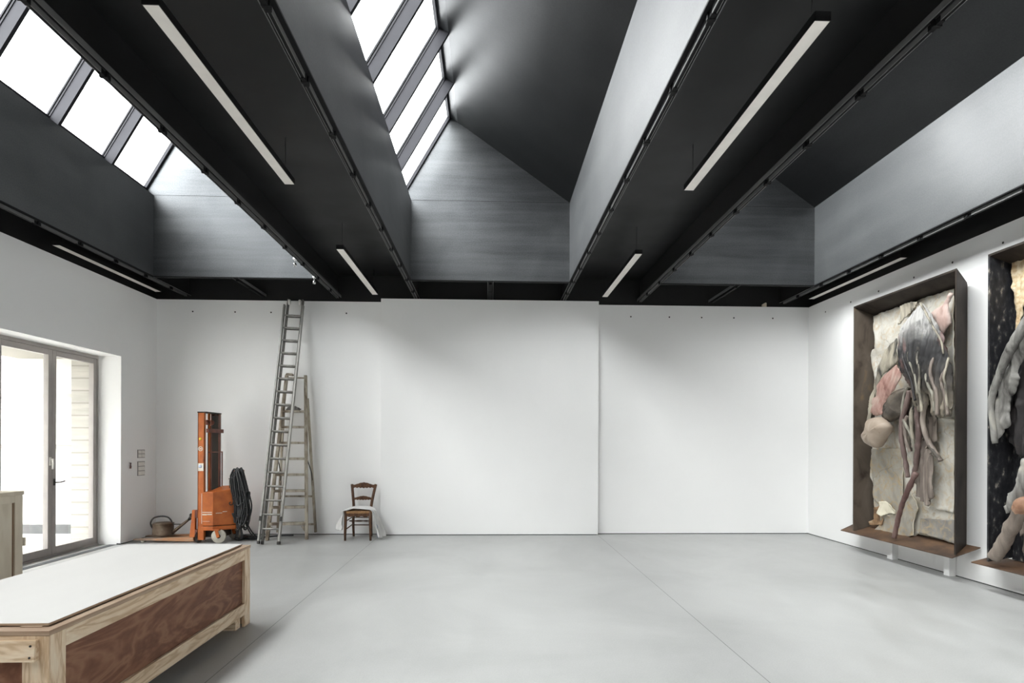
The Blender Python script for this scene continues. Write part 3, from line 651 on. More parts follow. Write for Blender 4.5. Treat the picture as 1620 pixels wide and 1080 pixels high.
for wx, wy in ((-4.128, 9.325), (-4.05, 9.72)):
    q = MB(); q.lathe([(.03, -.02), (.075, -.02), (.082, -.016), (.098, -.022), (.105, -.014), (.105, .014), (.098, .022), (.082, .016), (.075, .02), (.03, .02)], (wx, wy, .106), (-.15, 1, 0), 32); wh = obj('castor_wheel', q, 'wheel', t)
    q = MB(); q.disc((wx, wy, .106), .03, (-.15, 1, 0), .06, 16); obj('hub', q, 'steel_dark', wh)
    q = MB(); q.bar((wx - .03, wy - .036, .215), (wx + .005, wy - .036, .09), .045, .008, (1, 0, 0)); q.bar((wx - .03, wy + .036, .215), (wx + .005, wy + .036, .09), .045, .008, (1, 0, 0)); q.box(wx - .07, wx + .03, wy - .05, wy + .05, .196, .215); obj('wheel_fork', q, 'orange', wh)
q = MB(); q.tube(spline([(-3.95, 9.56, .80), (-3.93, 9.55, .95), (-3.90, 9.52, 1.09)]), .02); q.tube([(-3.93, 9.40, 1.09), (-3.88, 9.62, 1.09)], .015); q.box(-3.955, -3.90, 9.50, 9.56, .88, .99); obj('tiller', q, 'orange', t)
q = MB(); q.tube([(-4.02, 9.44, .83), (-4.02, 9.44, .96)], .005); q.tube([(-4.02, 9.44, .965), (-4.02, 9.44, .98)], .014); q.tube(spline([(-4.02, 9.45, .955), (-3.97, 9.46, .93), (-3.9, 9.48, .86)]), .005); obj('valve_lever', q, 'iron', t)
q = MB(); q.tube(spline([(-3.985, 9.40, .62), (-4.0, 9.39, .60), (-3.985, 9.39, .575), (-3.96, 9.41, .585), (-3.955, 9.43, .63), (-3.97, 9.43, .67)]), .009); obj('lock_hook', q, 'iron', t)
# ------------------------------------------------------------------ cable hung on the tiller
R_ = random.Random(4)
q = MB()
for k in range(26):
    zt = 1.115 + R_.uniform(-.015, .03); zb = R_.choice((.22, .30, .36, .42, .5, .6)) + R_.uniform(-.05, .05)
    xs = -3.895 + R_.uniform(-.05, .05); ys = 9.45 + R_.uniform(-.07, .07)
    wl = R_.uniform(.03, .085); dx = R_.uniform(0, .09) + (.5 - abs(zb - .4)) * .02
    pts = [(xs - wl * .6, ys - .03, zt - .10), (xs, ys, zt), (xs + wl * .7, ys - .02, zt - .07), (xs + wl + dx * .5, ys - .02, zt - .32), (xs + wl + dx, ys, zb + .22),
           (xs + wl * .6 + dx, ys - .02, zb + .03), (xs + dx, ys - .01, zb), (xs - wl * .5 + dx, ys, zb + .04), (xs - wl * .4 + dx * .8, ys + .01, zb + .25), (xs - wl * .8 + dx * .3, ys - .01, zt - .34), (xs - wl * .6, ys - .03, zt - .10)]
    q.tube(spline(pts, 5), .011, 6)
for k in range(5):
    a = R_.uniform(-.03, .03)
    q.tube(spline([(-3.92 + a, 9.40 + a, .45), (-3.86 + a, 9.42, .22), (-3.88 + a * 2, 9.47, .05 + .005 * k), (-3.95 + a, 9.56 + .02 * k, .014 + .02 * (k % 2)), (-3.86 + .04 * k, 9.66 + a, .012 + .02 * (k % 3)), (-3.70 - .03 * k, 9.62 + .05 * k, .013), (-3.74 + a, 9.78, .014 + .02 * (k % 2)), (-3.9 + a, 9.8 + a, .013)], 6), .011, 6)
q.tube(spline([(-3.85, 9.42, .6), (-3.80, 9.45, .35), (-3.72, 9.5, .12), (-3.64, 9.62, .02), (-3.62, 9.8, .013), (-3.50, 9.93, .013), (-3.36, 9.99, .013), (-3.22, 10.0, .013)], 8), .011, 6)
q.tube(spline([(-3.84, 9.46, .5), (-3.76, 9.55, .2), (-3.70, 9.7, .03), (-3.78, 9.9, .014), (-4.0, 9.97, .014), (-4.15, 9.9, .014)], 8), .011, 6)
tag(obj('power_cable', q, 'cable'), 'long black cable coiled over the stacker handle and trailing on the floor', 'cable')
# ------------------------------------------------------------------ watering can lying across the forks
cx, cy, cz = -5.10, 9.585, .087
t = thing('watering_can', 'old rusty zinc watering can standing on the forks of the orange stacker', 'watering can', (cx, cy, cz))
q = MB(); q.lathe([(.146, 0), (.152, .004), (.15, .02), (.147, .10), (.15, .172), (.154, .178), (.152, .186), (.10, .198), (.02, .203), (0, .203)], (cx, cy, cz), (0, 0, 1), 36); obj('can_body', q, 'can', t)
q = MB(); q.tube(spline([(cx - .145, cy, cz + .09), (cx - .185, cy, cz + .14), (cx - .19, cy, cz + .20), (cx - .14, cy, cz + .265), (cx - .03, cy, cz + .29), (cx + .07, cy, cz + .275), (cx + .125, cy, cz + .22), (cx + .135, cy, cz + .18)]), .012, 8); obj('handle', q, 'iron', t)
q = MB(); q.tube([(cx + .12, cy, cz + .02), (cx + .19, cy, cz + .075), (cx + .30, cy, cz + .165), (cx + .40, cy, cz + .245)], [.032, .026, .021, .017], 12); obj('spout', q, 'can', t)
q = MB(); q.tube([(cx + .39, cy, cz + .237), (cx + .42, cy, cz + .262), (cx + .445, cy, cz + .285), (cx + .455, cy, cz + .292)], [.018, .03, .055, .055], 16); obj('sprinkler_rose', q, 'iron', t)
q = MB(); q.tube([(cx + .14, cy, cz + .165), (cx + .285, cy, cz + .165)], .008, 8); obj('spout_brace', q, 'iron', t)
# ------------------------------------------------------------------ extension ladder
t = thing('extension_ladder', 'tall grey metal extension ladder leaning on the far wall up to the ceiling', 'ladder', (-3.31, 9.155, 0))
bm_, tp = V((-3.305, 9.16, .02)), V((-3.222, 10.045, 3.90))
dL = (tp - bm_).normalized(); sL = V((1, .04, 0)); sL = (sL - dL * sL.dot(dL)).normalized(); nL = sL.cross(dL)      # nL looks into the room
if nL.y > 0: nL = -nL
LL = (tp - bm_).length
def lpt(u, side, n=0.): return bm_ + dL * u + sL * side + nL * n
for hw, n0, u0, u1, mt in ((.150, .036, 0., LL - .12, 'grey_alu'), (.118, -.034, .0, LL + .01, 'worn_alu')):
    for s_ in (-1, 1):
        q = MB(); q.bar(lpt(u0, s_ * hw, n0), lpt(u1, s_ * hw, n0), .026, .062, sL); st = obj('stile', q, mt, t, bevel=.004)
        q = MB(); q.bar(lpt(-.012, s_ * hw, n0), lpt(.03, s_ * hw, n0), .030, .068, sL); obj('rubber_foot', q, 'iron', st, bevel=.003)
    for k in range(17):
        u = .215 + k * .2165
        q = MB(); q.tube([lpt(u, -hw + .012, n0), lpt(u, hw - .012, n0)], .0135 if n0 > 0 else .011, 8); obj('rung', q, mt, t)
for s_ in (-1, 1):
    q = MB(); q.disc(lpt(LL - .06, s_ * .085, .02), .045, sL, .028, 22); obj('roller', q, 'white_plastic', t)
    q = MB(); q.bar(lpt(.33, s_ * .152, .075), lpt(.40, s_ * .152, .075), .03, .018, sL); obj('rung_hook', q, 'iron', t)
# ------------------------------------------------------------------ wooden step ladder
t = thing('step_ladder', 'paint-spattered old wooden step ladder standing behind the tall metal ladder', 'ladder', (-3.2, 9.65, 0))
FL, FR = V((-3.485, 9.55, 0)), V((-2.905, 9.66, 0)); TL_, TR_ = V((-3.335, 9.985, 2.64)), V((-3.04, 10.02, 2.64))
sS = (FR - FL).normalized()
for a, b_ in ((FL, TL_), (FR, TR_)):
    q = MB(); q.bar(a + V((0, 0, .0)), b_, .048, .085, sS); obj('stile', q, 'old_paint', t, bevel=.004)
for k in range(8):
    z = .255 + k * .2555
    u = z / 2.64; a, b_ = FL.lerp(TL_, u), FR.lerp(TR_, u)
    q = MB(); e = sS * .012; dn = V((0, 0, 1)).cross(sS) * .06
    for p in (1,):
        c0 = [a + e - dn, b_ - e - dn, b_ - e + dn, a + e + dn]
        q.hexa([c + V((0, 0, -.018)) for c in c0] + [c + V((0, 0, .018)) for c in c0])
    tr = obj('tread', q, 'old_paint', t, bevel=.003)
u = .985; a, b_ = FL.lerp(TL_, u), FR.lerp(TR_, u)
q = MB(); q.bar(a, b_, .02, .03, (0, 0, 1)); obj('top_rung', q, 'old_paint', t, bevel=.003)
q = MB(); q.lathe([(.0, 0), (.06, .004), (.065, .025), (.05, .04), (0, .04)], a + V((.05, 0, .03)), (.1, 0, 1), 16); obj('top_cap', q, 'old_paint', t)
RL0, RR0 = V((-3.40, 10.06, 2.27)), V((-3.02, 10.06, 2.27)); RL1, RR1 = V((-3.52, 10.12, .045)), V((-2.895, 10.12, .045))
for a, b_ in ((RL1, RL0), (RR1, RR0)):
    q = MB(); q.bar(a, b_, .034, .05, (1, 0, 0)); obj('rear_leg', q, 'old_paint', t, bevel=.003)
for u in (.06, .27):
    q = MB(); q.bar(RL1.lerp(RL0, u), RR1.lerp(RR0, u), .03, .022, (0, 0, 1)); obj('rear_rail', q, 'old_paint', t, bevel=.002)
for a, b_ in ((FL.lerp(TL_, .50), RL1.lerp(RL0, .38)), (FR.lerp(TR_, .50), RR1.lerp(RR0, .38))):
    mid = a.lerp(b_, .5) + V((.03, 0, -.05)); q = MB(); q.tube(spline([a, mid, b_]), .008, 6); obj('stay', q, 'iron', t)
for a in (FL, FR):
    q = MB(); q.prism([a + V((.03, -.02, .21)), a + V((.03, -.02, .14)) + (TL_ - FL) * 0, a + V((.08, 0, .21))], (0, .015, 0)) if a is FL else q.prism([a + V((-.03, -.02, .21)), a + V((-.03, -.02, .13)), a + V((-.08, -.03, .21))], (0, .015, 0))
    obj('bracket', q, 'old_paint', t)
zt = .255 + 7 * .2555 + .016; u = zt / 2.64; mc = FL.lerp(TL_, u).lerp(FR.lerp(TR_, u), .45)
q = MB(); q.b.free(); q.b = bmesh.new()
bmesh.ops.create_icosphere(q.b, subdivisions=4, radius=1.)
for v in q.b.verts:
    nz = noise.fractal(v.co * 2.1 + V((3, 1, 7)), .7, 2., 4); v.co = V((v.co.x * (.11 + .03 * nz), v.co.y * (.05 + .015 * nz), max(v.co.z, -.35) * (.045 + .02 * nz)))
    v.co += mc + V((0, 0, .016))
tag(obj('rag', q, 'dark_cloth', smooth=True), 'crumpled grey rag lying on the top tread of the wooden step ladder', 'rag')
# ------------------------------------------------------------------ chair with a shirt over it
t = thing('dining_chair', 'old dark wooden chair with carved back rails in front of the far wall', 'chair', (-2.08, 9.72, 0))
SZ = .452
for x in (-2.268, -1.872):
    q = MB(); q.tube([(x, 9.53, 0), (x, 9.53, .12), (x + (-2.07 - x) * .02, 9.53, .28), (x + (-2.07 - x) * .03, 9.535, SZ + .008)], [.017, .021, .024, .024], 10); obj('front_leg', q, 'chair_wood', t)
for x0, x1, x2 in ((-2.235, -2.225, -2.275), (-1.945, -1.945, -1.885)):
    q = MB(); pts = spline([(x0, 9.98, 0), (x0, 9.94, .25), (x1, 9.935, .46), (x1 + (x2 - x1) * .4, 9.965, .65), (x2, 10.02, .85)], 4)
    q.tube(pts, [.018 + .005 * min(1, k / 6) for k in range(len(pts))], 8); obj('back_post', q, 'chair_wood', t)
def carved(z, half, h, amp, y, n=28):
    top, bot = [], []
    for k in range(n + 1):
        s_ = -1 + 2 * k / n
        hump = (.5 + .5 * math.cos(PI * min(1, abs(s_) / .8))) ** .7 * amp * .86 + .14 * amp * abs(math.cos(s_ * 3.2 * PI)) * (1 - abs(s_) ** 3)
        dip = .22 * h * abs(math.sin(s_ * 3.5 * PI)) - .10 * h * math.exp(-(s_ / .3) ** 2)
        yy = y + .02 * (1 - s_ * s_)
        top.append((-2.08 + s_ * half, yy, z + h / 2 + hump)); bot.append((-2.08 + s_ * half, yy, z - h / 2 + dip))
    r = MB()
    for k in range(n):
        a, b_, c, d = bot[k], bot[k + 1], top[k + 1], top[k]
        o = lambda p, e: (p[0], p[1] + e, p[2])
        r.hexa([o(a, -.011), o(b_, -.011), o(b_, .011), o(a, .011), o(d, -.011), o(c, -.011), o(c, .011), o(d, .011)])
    bmesh.ops.remove_doubles(r.b, verts=r.b.verts, dist=1e-5)
    return r
obj('crest_rail', carved(.818, .188, .054, .040, 9.995), 'chair_wood', t); obj('back_rail', carved(.618, .158, .040, .028, 9.95), 'chair_wood', t)
q = MB(); q.prism([(-2.285, 9.515, SZ - .03), (-1.855, 9.515, SZ - .03), (-1.935, 9.945, SZ - .03), (-2.235, 9.945, SZ - .03)], (0, 0, .042)); obj('seat', q, 'straw', t, bevel=.012)
q = MB()
n = 16
for k in range(n):
    a, b_ = -2.25 + k * .36 / n, -2.25 + (k + 1) * .36 / n
    d0, d1 = .035 + .016 * abs(math.sin(k / n * 3 * PI)), .035 + .016 * abs(math.sin((k + 1) / n * 3 * PI))
    q.hexa([(a, 9.517, SZ - .028 - d0), (b_, 9.517, SZ - .028 - d1), (b_, 9.533, SZ - .028 - d1), (a, 9.533, SZ - .028 - d0), (a, 9.517, SZ - .026), (b_, 9.517, SZ - .026), (b_, 9.533, SZ - .026), (a, 9.533, SZ - .026)])
bmesh.ops.remove_doubles(q.b, verts=q.b.verts, dist=1e-5)
obj('apron', q, 'chair_wood', t)
for a, b_ in (((-2.268, 9.53, .30), (-2.235, 9.94, .33)), ((-2.268, 9.53, .17), (-2.235, 9.95, .21)), ((-1.872, 9.53, .30), (-1.945, 9.94, .33)), ((-1.872, 9.53, .17), (-1.945, 9.95, .21)), ((-2.235, 9.94, .315), (-1.945, 9.94, .315)), ((-2.235, 9.95, .19), (-1.945, 9.95, .19))):
    q = MB(); q.tube([a, b_], .009, 8); obj('stretcher', q, 'chair_wood', t)
q = MB(); q.tube([(-2.25 + k * .045, 9.72, .285) for k in range(8)], [.008, .013, .009, .014, .014, .009, .013, .008], 10); obj('stretcher', q, 'chair_wood', t)
path = spline([(-2.385, 9.59, .15), (-2.36, 9.60, .26), (-2.325, 9.62, .38), (-2.292, 9.64, .455), (-2.22, 9.70, .482), (-2.07, 9.74, .492), (-1.93, 9.70, .480), (-1.845, 9.67, .44), (-1.815, 9.65, .30), (-1.79, 9.65, .16), (-1.765, 9.64, .03)], 7)
q = MB(); rows = []
NV = 22
for k, p in enumerate(path):
    f = k / (len(path) - 1); row = []
    wd = .11 + .07 * min(1, f * 2.6) if f < .5 else .17 - .02 * (f - .5)
    for j in range(NV + 1):
        s_ = -1 + 2 * j / NV
        nz = noise.noise(V((f * 9, s_ * 2.4, 1.7))); fl = math.sin(s_ * 8 + nz * 3 + f * 3)
        hang = min(1, max(0, abs(f - .5) * 4 - .8))
        row.append(q.b.verts.new((p.x + (.030 * fl + .02 * nz) * hang * (1 if f > .5 else .7) + (.05 * (s_ + 1) * hang if f > .5 else -.075 * s_ * hang), p.y + s_ * wd * (1 - .25 * hang), max(.014, p.z + (.012 + .008 * fl) * (1 - hang) + .02 * nz * hang + (.02 * abs(s_) * hang)))))
    rows.append(row)
for k in range(len(rows) - 1):
    for j in range(NV):
        f_ = q.b.faces.new((rows[k][j], rows[k][j + 1], rows[k + 1][j + 1], rows[k + 1][j])); f_.material_index = 1 if (k > len(rows) * .66 and j in (4, 5)) else 0
sh = obj('linen_shirt', q, ['fabric', 'stripe'], solid=.004, smooth=True)
tag(sh, 'crumpled white linen shirt thrown over the wooden chair', 'shirt')
ART1={'paper': [(8.294, 3.364), (7.983, 3.37), (7.707, 3.366), (7.434, 3.374), (7.111, 3.375), (6.824, 3.37), (6.815, 2.681), (6.803, 0.843), (6.796, 0.395), (7.068, 0.414), (7.395, 0.424), (7.446, 0.385), (7.642, 0.328), (7.8, 0.286), (8.067, 0.317), (8.252, 0.329), (8.172, 0.403), (8.085, 0.438), (8.262, 0.541), (8.263, 0.748), (8.286, 0.92), (8.305, 1.034), (8.338, 1.154), (8.347, 1.265), (8.327, 1.409), (8.314, 1.492), (8.263, 2.049), (8.245, 2.186), (8.274, 2.419), (8.324, 2.622), (8.349, 2.812), (8.31, 2.887), (8.259, 2.896), (8.269, 2.996)], 'sheet_mid': [(8.299, 1.487), (8.022, 1.5), (7.679, 1.493), (7.655, 1.187), (7.639, 0.895), (7.716, 0.64), (7.978, 0.603), (8.116, 0.706), (8.222, 0.764), (8.263, 0.968), (8.315, 1.221)], 'sheet_low': [(7.459, 0.931), (7.326, 0.747), (7.413, 0.603), (7.414, 0.395), (7.515, 0.369), (7.748, 0.289), (7.927, 0.294), (8.204, 0.33), (8.099, 0.436), (8.048, 0.567), (7.766, 0.628), (7.609, 0.759)], 'panel_low': [(7.333, 0.628), (7.036, 0.651), (6.775, 0.675), (6.769, 0.398), (7.035, 0.419), (7.353, 0.435)], 'sheet_right': [(7.043, 1.876), (6.781, 1.838), (6.774, 1.502), (6.784, 1.158), (6.776, 0.941), (6.781, 0.75), (6.939, 0.76), (7.192, 0.772), (7.098, 0.892), (7.096, 1.12), (7.091, 1.31), (6.99, 1.351), (7.054, 1.594)], 'cream_flap': [(8.072, 0.761), (7.944, 0.779), (7.795, 0.739), (7.706, 0.679), (7.714, 0.635), (7.893, 0.613), (7.993, 0.568), (8.097, 0.595), (8.046, 0.702)], 'brown_stain': [(8.211, 0.662), (8.078, 0.71), (8.052, 0.668), (8.104, 0.594), (8.008, 0.561), (8.025, 0.446), (8.182, 0.419), (8.29, 0.41), (8.318, 0.453), (8.201, 0.502)], 'hide': [(7.116, 3.265), (6.965, 3.103), (6.846, 2.924), (6.769, 2.785), (6.717, 2.588), (6.711, 2.563), (6.655, 2.443), (6.642, 2.236), (6.635, 2.068), (6.616, 1.946), (6.658, 1.864), (6.814, 1.856), (6.906, 1.913), (6.92, 2.069), (6.96, 2.165), (7.027, 2.146), (7.006, 2.026), (7.109, 1.933), (7.137, 2.004), (7.229, 2.01), (7.252, 2.245), (7.4, 2.382), (7.477, 2.547), (7.522, 2.763), (7.523, 2.959), (7.48, 3.056), (7.272, 3.199)], 'hide_edge': [(7.082, 3.261), (7.02, 3.183), (6.938, 3.077), (6.859, 2.955), (6.781, 2.835), (6.73, 2.731), (6.717, 2.592)], 'pink_upper': [(7.112, 3.125), (7.005, 3.171), (6.888, 3.194), (6.8, 3.317), (6.744, 3.293), (6.805, 3.184), (6.776, 3.054), (6.77, 2.958), (6.911, 2.819), (6.99, 2.953)], 'strap': [(7.67, 2.944), (7.847, 2.843), (7.964, 2.722), (8.05, 2.587), (8.127, 2.313), (8.216, 2.183), (8.257, 2.071), (8.268, 1.858), (8.186, 1.856), (8.17, 2.066), (8.083, 2.287), (7.997, 2.436), (7.879, 2.517), (7.644, 2.623), (7.666, 2.83)], 'pink_lower': [(7.537, 2.571), (7.463, 2.473), (7.456, 2.399), (7.532, 2.323), (7.594, 2.244), (7.741, 2.127), (7.806, 1.946), (7.933, 1.932), (8.05, 1.989), (8.027, 2.169), (7.94, 2.207), (7.927, 2.339), (7.76, 2.475)], 'thigh': [(7.425, 2.271), (7.469, 1.962), (7.545, 1.913), (7.768, 1.841), (7.901, 1.917), (7.852, 2.069), (7.77, 2.162), (7.61, 2.256)], 'stump': [(8.044, 1.895), (7.862, 1.914), (7.734, 1.862), (7.644, 1.788), (7.684, 1.697), (7.788, 1.585), (7.873, 1.499), (8.008, 1.519), (8.128, 1.585), (8.177, 1.672), (8.098, 1.747)], 'top_scrap': [(7.629, 3.353), (7.424, 3.358), (7.308, 3.331), (7.351, 3.279), (7.453, 3.224), (7.574, 3.15), (7.651, 3.107), (7.62, 3.191)], 'drape_low': [(7.289, 1.594), (7.129, 1.641), (7.05, 1.499), (6.979, 1.407), (6.974, 1.221), (6.981, 0.967), (6.979, 0.922), (7.052, 0.805), (7.107, 0.841), (7.226, 0.95), (7.252, 1.11), (7.26, 1.303)], 'sheet_back': [(7.17, 1.9), (6.977, 1.873), (6.963, 1.593), (7.039, 1.565), (7.13, 1.689)], 'hang_mid': [(7.509, 2.269), (7.404, 2.27), (7.258, 1.951), (7.12, 2.104), (6.971, 1.859), (7.039, 1.565), (7.182, 1.565), (7.316, 1.477), (7.427, 1.456), (7.572, 1.595), (7.603, 1.869)]}
ART1_STRANDS={'a': ([(7.38, 2.267), (7.424, 2.125), (7.429, 1.939), (7.396, 1.85), (7.318, 1.74), (7.248, 1.623), (7.223, 1.516), (7.23, 1.304), (7.198, 1.2)], 0.018), 'b': ([(7.338, 2.222), (7.373, 2.019), (7.434, 1.832), (7.442, 1.693), (7.412, 1.495), (7.378, 1.299), (7.353, 1.133)], 0.032), 'c': ([(7.207, 2.19), (7.177, 2.007), (7.162, 1.861), (7.128, 1.736), (7.14, 1.574), (7.166, 1.421), (7.205, 1.267), (7.259, 1.148)], 0.034), 'pole': ([(7.143, 1.203), (7.217, 1.042), (7.348, 0.786), (7.437, 0.589), (7.536, 0.35)], 0.033), 'd': ([(7.096, 2.241), (7.047, 2.039), (7.063, 1.857), (7.003, 1.63), (6.908, 1.5), (6.803, 1.361)], 0.03), 'e': ([(7.221, 2.212), (7.208, 2.049), (7.261, 1.923), (7.248, 1.642), (7.227, 1.497)], 0.024), 'f': ([(7.182, 2.268), (7.166, 2.106), (7.149, 1.985)], 0.028), 'g': ([(7.008, 1.611), (6.918, 1.5), (6.806, 1.374)], 0.026), 'h': ([(7.354, 1.908), (7.388, 1.791), (7.352, 1.594), (7.333, 1.457)], 0.022)}
ART1_CORDS={'a': [(7.373, 2.781), (7.311, 2.628), (7.207, 2.432), (7.127, 2.243), (7.095, 2.081)], 'b': [(7.261, 2.803), (7.216, 2.624), (7.143, 2.474), (7.083, 2.338), (7.043, 2.156)], 'c': [(7.074, 2.772), (7.059, 2.592), (7.014, 2.448), (7.022, 2.233), (6.987, 2.034), (6.975, 1.936)], 'd': [(6.975, 2.453), (6.914, 2.339), (6.853, 2.218), (6.794, 2.117), (6.774, 1.925)], 'e': [(6.843, 2.658), (6.842, 2.437), (6.802, 2.27), (6.743, 2.132), (6.723, 1.885)], 'f': [(6.689, 2.493), (6.695, 2.335), (6.7, 2.241), (6.637, 2.068), (6.606, 1.88)], 'g': [(6.685, 2.54), (6.666, 2.332), (6.634, 2.161), (6.615, 1.973)]}
ART2={'honey': [(6.029, 3.431), (5.889, 3.454), (5.673, 3.459), (5.671, 2.894), (5.887, 2.973), (5.949, 2.707), (5.975, 2.65), (5.983, 2.917), (6.022, 3.209)], 'hide': [(5.675, 2.714), (5.819, 2.529), (5.997, 2.182), (6.047, 1.981), (6.043, 1.794), (6.036, 1.556), (5.972, 1.64), (5.927, 1.706), (5.862, 1.779), (5.889, 1.871), (5.869, 2.008), (5.817, 2.095), (5.765, 2.212), (5.788, 2.267), (5.737, 2.381), (5.673, 2.454), (5.624, 2.587)], 'dark': [(5.732, 2.606), (5.833, 2.38), (5.955, 2.085), (6.047, 1.761), (5.987, 1.641), (5.929, 1.52), (5.858, 1.441), (5.796, 1.426), (5.662, 1.429), (5.586, 2.581)], 'hide_low': [(5.759, 1.411), (5.769, 1.231), (5.946, 0.92), (5.926, 0.847), (5.79, 0.896), (5.698, 1.043), (5.558, 1.087), (5.525, 1.417)], 'rag': [(5.837, 0.899), (5.772, 0.938), (5.621, 0.923), (5.601, 0.514), (5.77, 0.451), (5.817, 0.491), (5.79, 0.675), (5.84, 0.619)], 'cup': [(5.755, 0.908), (5.691, 1.027), (5.567, 1.054), (5.532, 0.933), (5.663, 0.838)]}
ART2_STRANDS={'limb': ([(5.604, 2.788), (5.736, 2.591), (5.857, 2.382), (5.965, 2.163), (6.029, 1.964), (5.995, 1.564)], 0.045), 'leg': ([(5.638, 0.953), (5.756, 0.746), (5.86, 0.55), (5.967, 0.397)], 0.07)}
# ------------------------------------------------------------------ boxed reliefs on the wall
def inside(poly, y, z):
    r = False; n = len(poly); j = n - 1
    for i in range(n):
        (yi, zi), (yj, zj) = poly[i], poly[j]
        if (zi > z) != (zj > z) and y < (yj - yi) * (z - zi) / (zj - zi) + yi: r = not r
        j = i
    return r
def near(poly, y, z):
    best = 1e9; bp = (y, z); n = len(poly)
    for i in range(n):
        (ay, az), (by, bz) = poly[i], poly[(i + 1) % n]
        dy, dz = by - ay, bz - az; l2 = dy * dy + dz * dz or 1e-9
        u = max(0, min(1, ((y - ay) * dy + (z - az) * dz) / l2)); py, pz = ay + u * dy, az + u * dz
        d = (py - y) ** 2 + (pz - z) ** 2
        if d < best: best = d; bp = (py, pz)
    return math.sqrt(best), bp
def rough(poly, amp, step, seed):
    """the same outline with torn edges"""
    out = []; n = len(poly)
    for i in range(n):
        a, b_ = V((*poly[i], 0)), V((*poly[(i + 1) % n], 0)); L_ = (b_ - a).length; k = max(1, int(L_ / step))
        nn_ = V((-(b_ - a).y, (b_ - a).x, 0)).normalized() if L_ > 0 else V((0, 0, 0))
        for j in range(k):
            p = a.lerp(b_, j / k); e = noise.fractal(V((p.x * 14, p.y * 14, seed)), .7, 2., 3) * amp if j else 0
            out.append((p.x + nn_.x * e, p.y + nn_.y * e))
    return out
def flap(name, poly, x0, mat, parent, res=.014, bulge=.0, blen=.08, fold=0., ff=40., curl=0., seed=1., torn=.008, thick=.009, slant=0., flat=0., noise_amp=.01, rim=None):
    if torn: poly = rough(poly, torn, .03, seed)
    y0, y1 = min(p[0] for p in poly), max(p[0] for p in poly); z0, z1 = min(p[1] for p in poly), max(p[1] for p in poly)
    ny, nz = int((y1 - y0) / res) + 2, int((z1 - z0) / res) + 2
    keep = [(i, j) for i in range(ny) for j in range(nz) if inside(poly, y0 + (i + .5) * res, z0 + (j + .5) * res)]
    cnt = {}
    for i, j in keep:
        for q_ in ((i, j), (i + 1, j), (i + 1, j + 1), (i, j + 1)): cnt[q_] = cnt.get(q_, 0) + 1
    b = bmesh.new(); vs = {}
    for (i, j), c in cnt.items():
        y, z = y0 + i * res, z0 + j * res
        d, bp = near(poly, y, z)
        if c < 4 and d < res * 1.2: y, z = bp; d = 0.
        w = (z1 - z) / (z1 - z0)                                   # 0 at the top, 1 at the hem
        nn_ = noise.fractal(V((y * 5, z * 3, seed)), .6, 2., 4)
        ph = (y + slant * (z - z0)) * ff + 2.2 * noise.noise(V((y * 3, z * 1.6, seed + 5)))
        ridge = (1 - abs(math.sin(ph))) ** 1.6
        x = x0 - bulge * (1 - math.exp(-d / blen)) - fold * ridge * (flat + (1 - flat) * w) - noise_amp * nn_
        x -= curl * math.exp(-d / .03) * (.5 + noise.noise(V((y * 6, z * 6, seed + 9))))
        vs[(i, j)] = b.verts.new((x, y, z))
    for i, j in keep:
        try: b.faces.new((vs[(i, j)], vs[(i, j + 1)], vs[(i + 1, j + 1)], vs[(i + 1, j)]))
        except ValueError: pass
    bmesh.ops.recalc_face_normals(b, faces=b.faces)
    f = next(iter(b.faces))
    if sum(f.normal.x for f in b.faces) > 0: bmesh.ops.reverse_faces(b, faces=b.faces)
    o = obj(name, b, [mat, rim] if rim else mat, parent, solid=thick, smooth=True, recalc=False)
    if rim: o.modifiers['thickness'].material_offset_rim = 1
    return o
def strand(name, pts, x0, r, mat, parent, seed, taper=.7, lift=.03, sink=0.):
    P_ = [(x0 - lift * math.sin(PI * k / max(1, len(pts) - 1)), p[0], p[1]) for k, p in enumerate(pts)]
    P_[0] = (P_[0][0] + sink, P_[0][1], P_[0][2])
    sp = spline(P_, 7); n = len(sp)
    rr = [r * (1 - (1 - taper) * k / n) * (1 + .28 * noise.fractal(V((k * .35, seed, 2)), .6, 2., 3)) for k in range(n)]
    sp = [p + V((.006 * noise.noise(p * 9), .008 * noise.noise(p * 7 + V((4, 4, 4))), 0)) for p in sp]
    q = MB(); q.tube(sp, rr, 10)
    return obj(name, q, mat, parent, smooth=True)
def lump(name, poly, x0, depth, mat, parent, seed=1.):
    """rounded closed body with the outline poly, `depth` thick"""
    cy_, cz_ = sum(p[0] for p in poly) / len(poly), sum(p[1] for p in poly) / len(poly)
    sm = [(p.y, p.z) for p in spline([(0, *p) for p in poly] + [(0, *poly[0])], 5)][:-1]
    b = bmesh.new(); rings = []; N = 14
    for k in range(1, N):
        a = PI * k / N; w = math.sin(a) ** .8; x = x0 - depth / 2 * math.cos(a) * -1
        rings.append([b.verts.new((x + .012 * noise.fractal(V((x * 8, p[0] * 7, p[1] * 7 + seed)), .6, 2., 3), cy_ + (p[0] - cy_) * w, cz_ + (p[1] - cz_) * w)) for p in sm])
    n = len(sm)
    for k in range(len(rings) - 1):
        for j in range(n): b.faces.new((rings[k][j], rings[k][(j + 1) % n], rings[k + 1][(j + 1) % n], rings[k + 1][j]))
    for ring, s_ in ((rings[0], -1), (rings[-1], 1)):
        c = b.verts.new((x0 + s_ * -depth / 2, cy_, cz_))
        for j in range(n): b.faces.new((ring[j], ring[(j + 1) % n], c) if s_ > 0 else (ring[(j + 1) % n], ring[j], c))
    return obj(name, b, mat, parent, smooth=True)
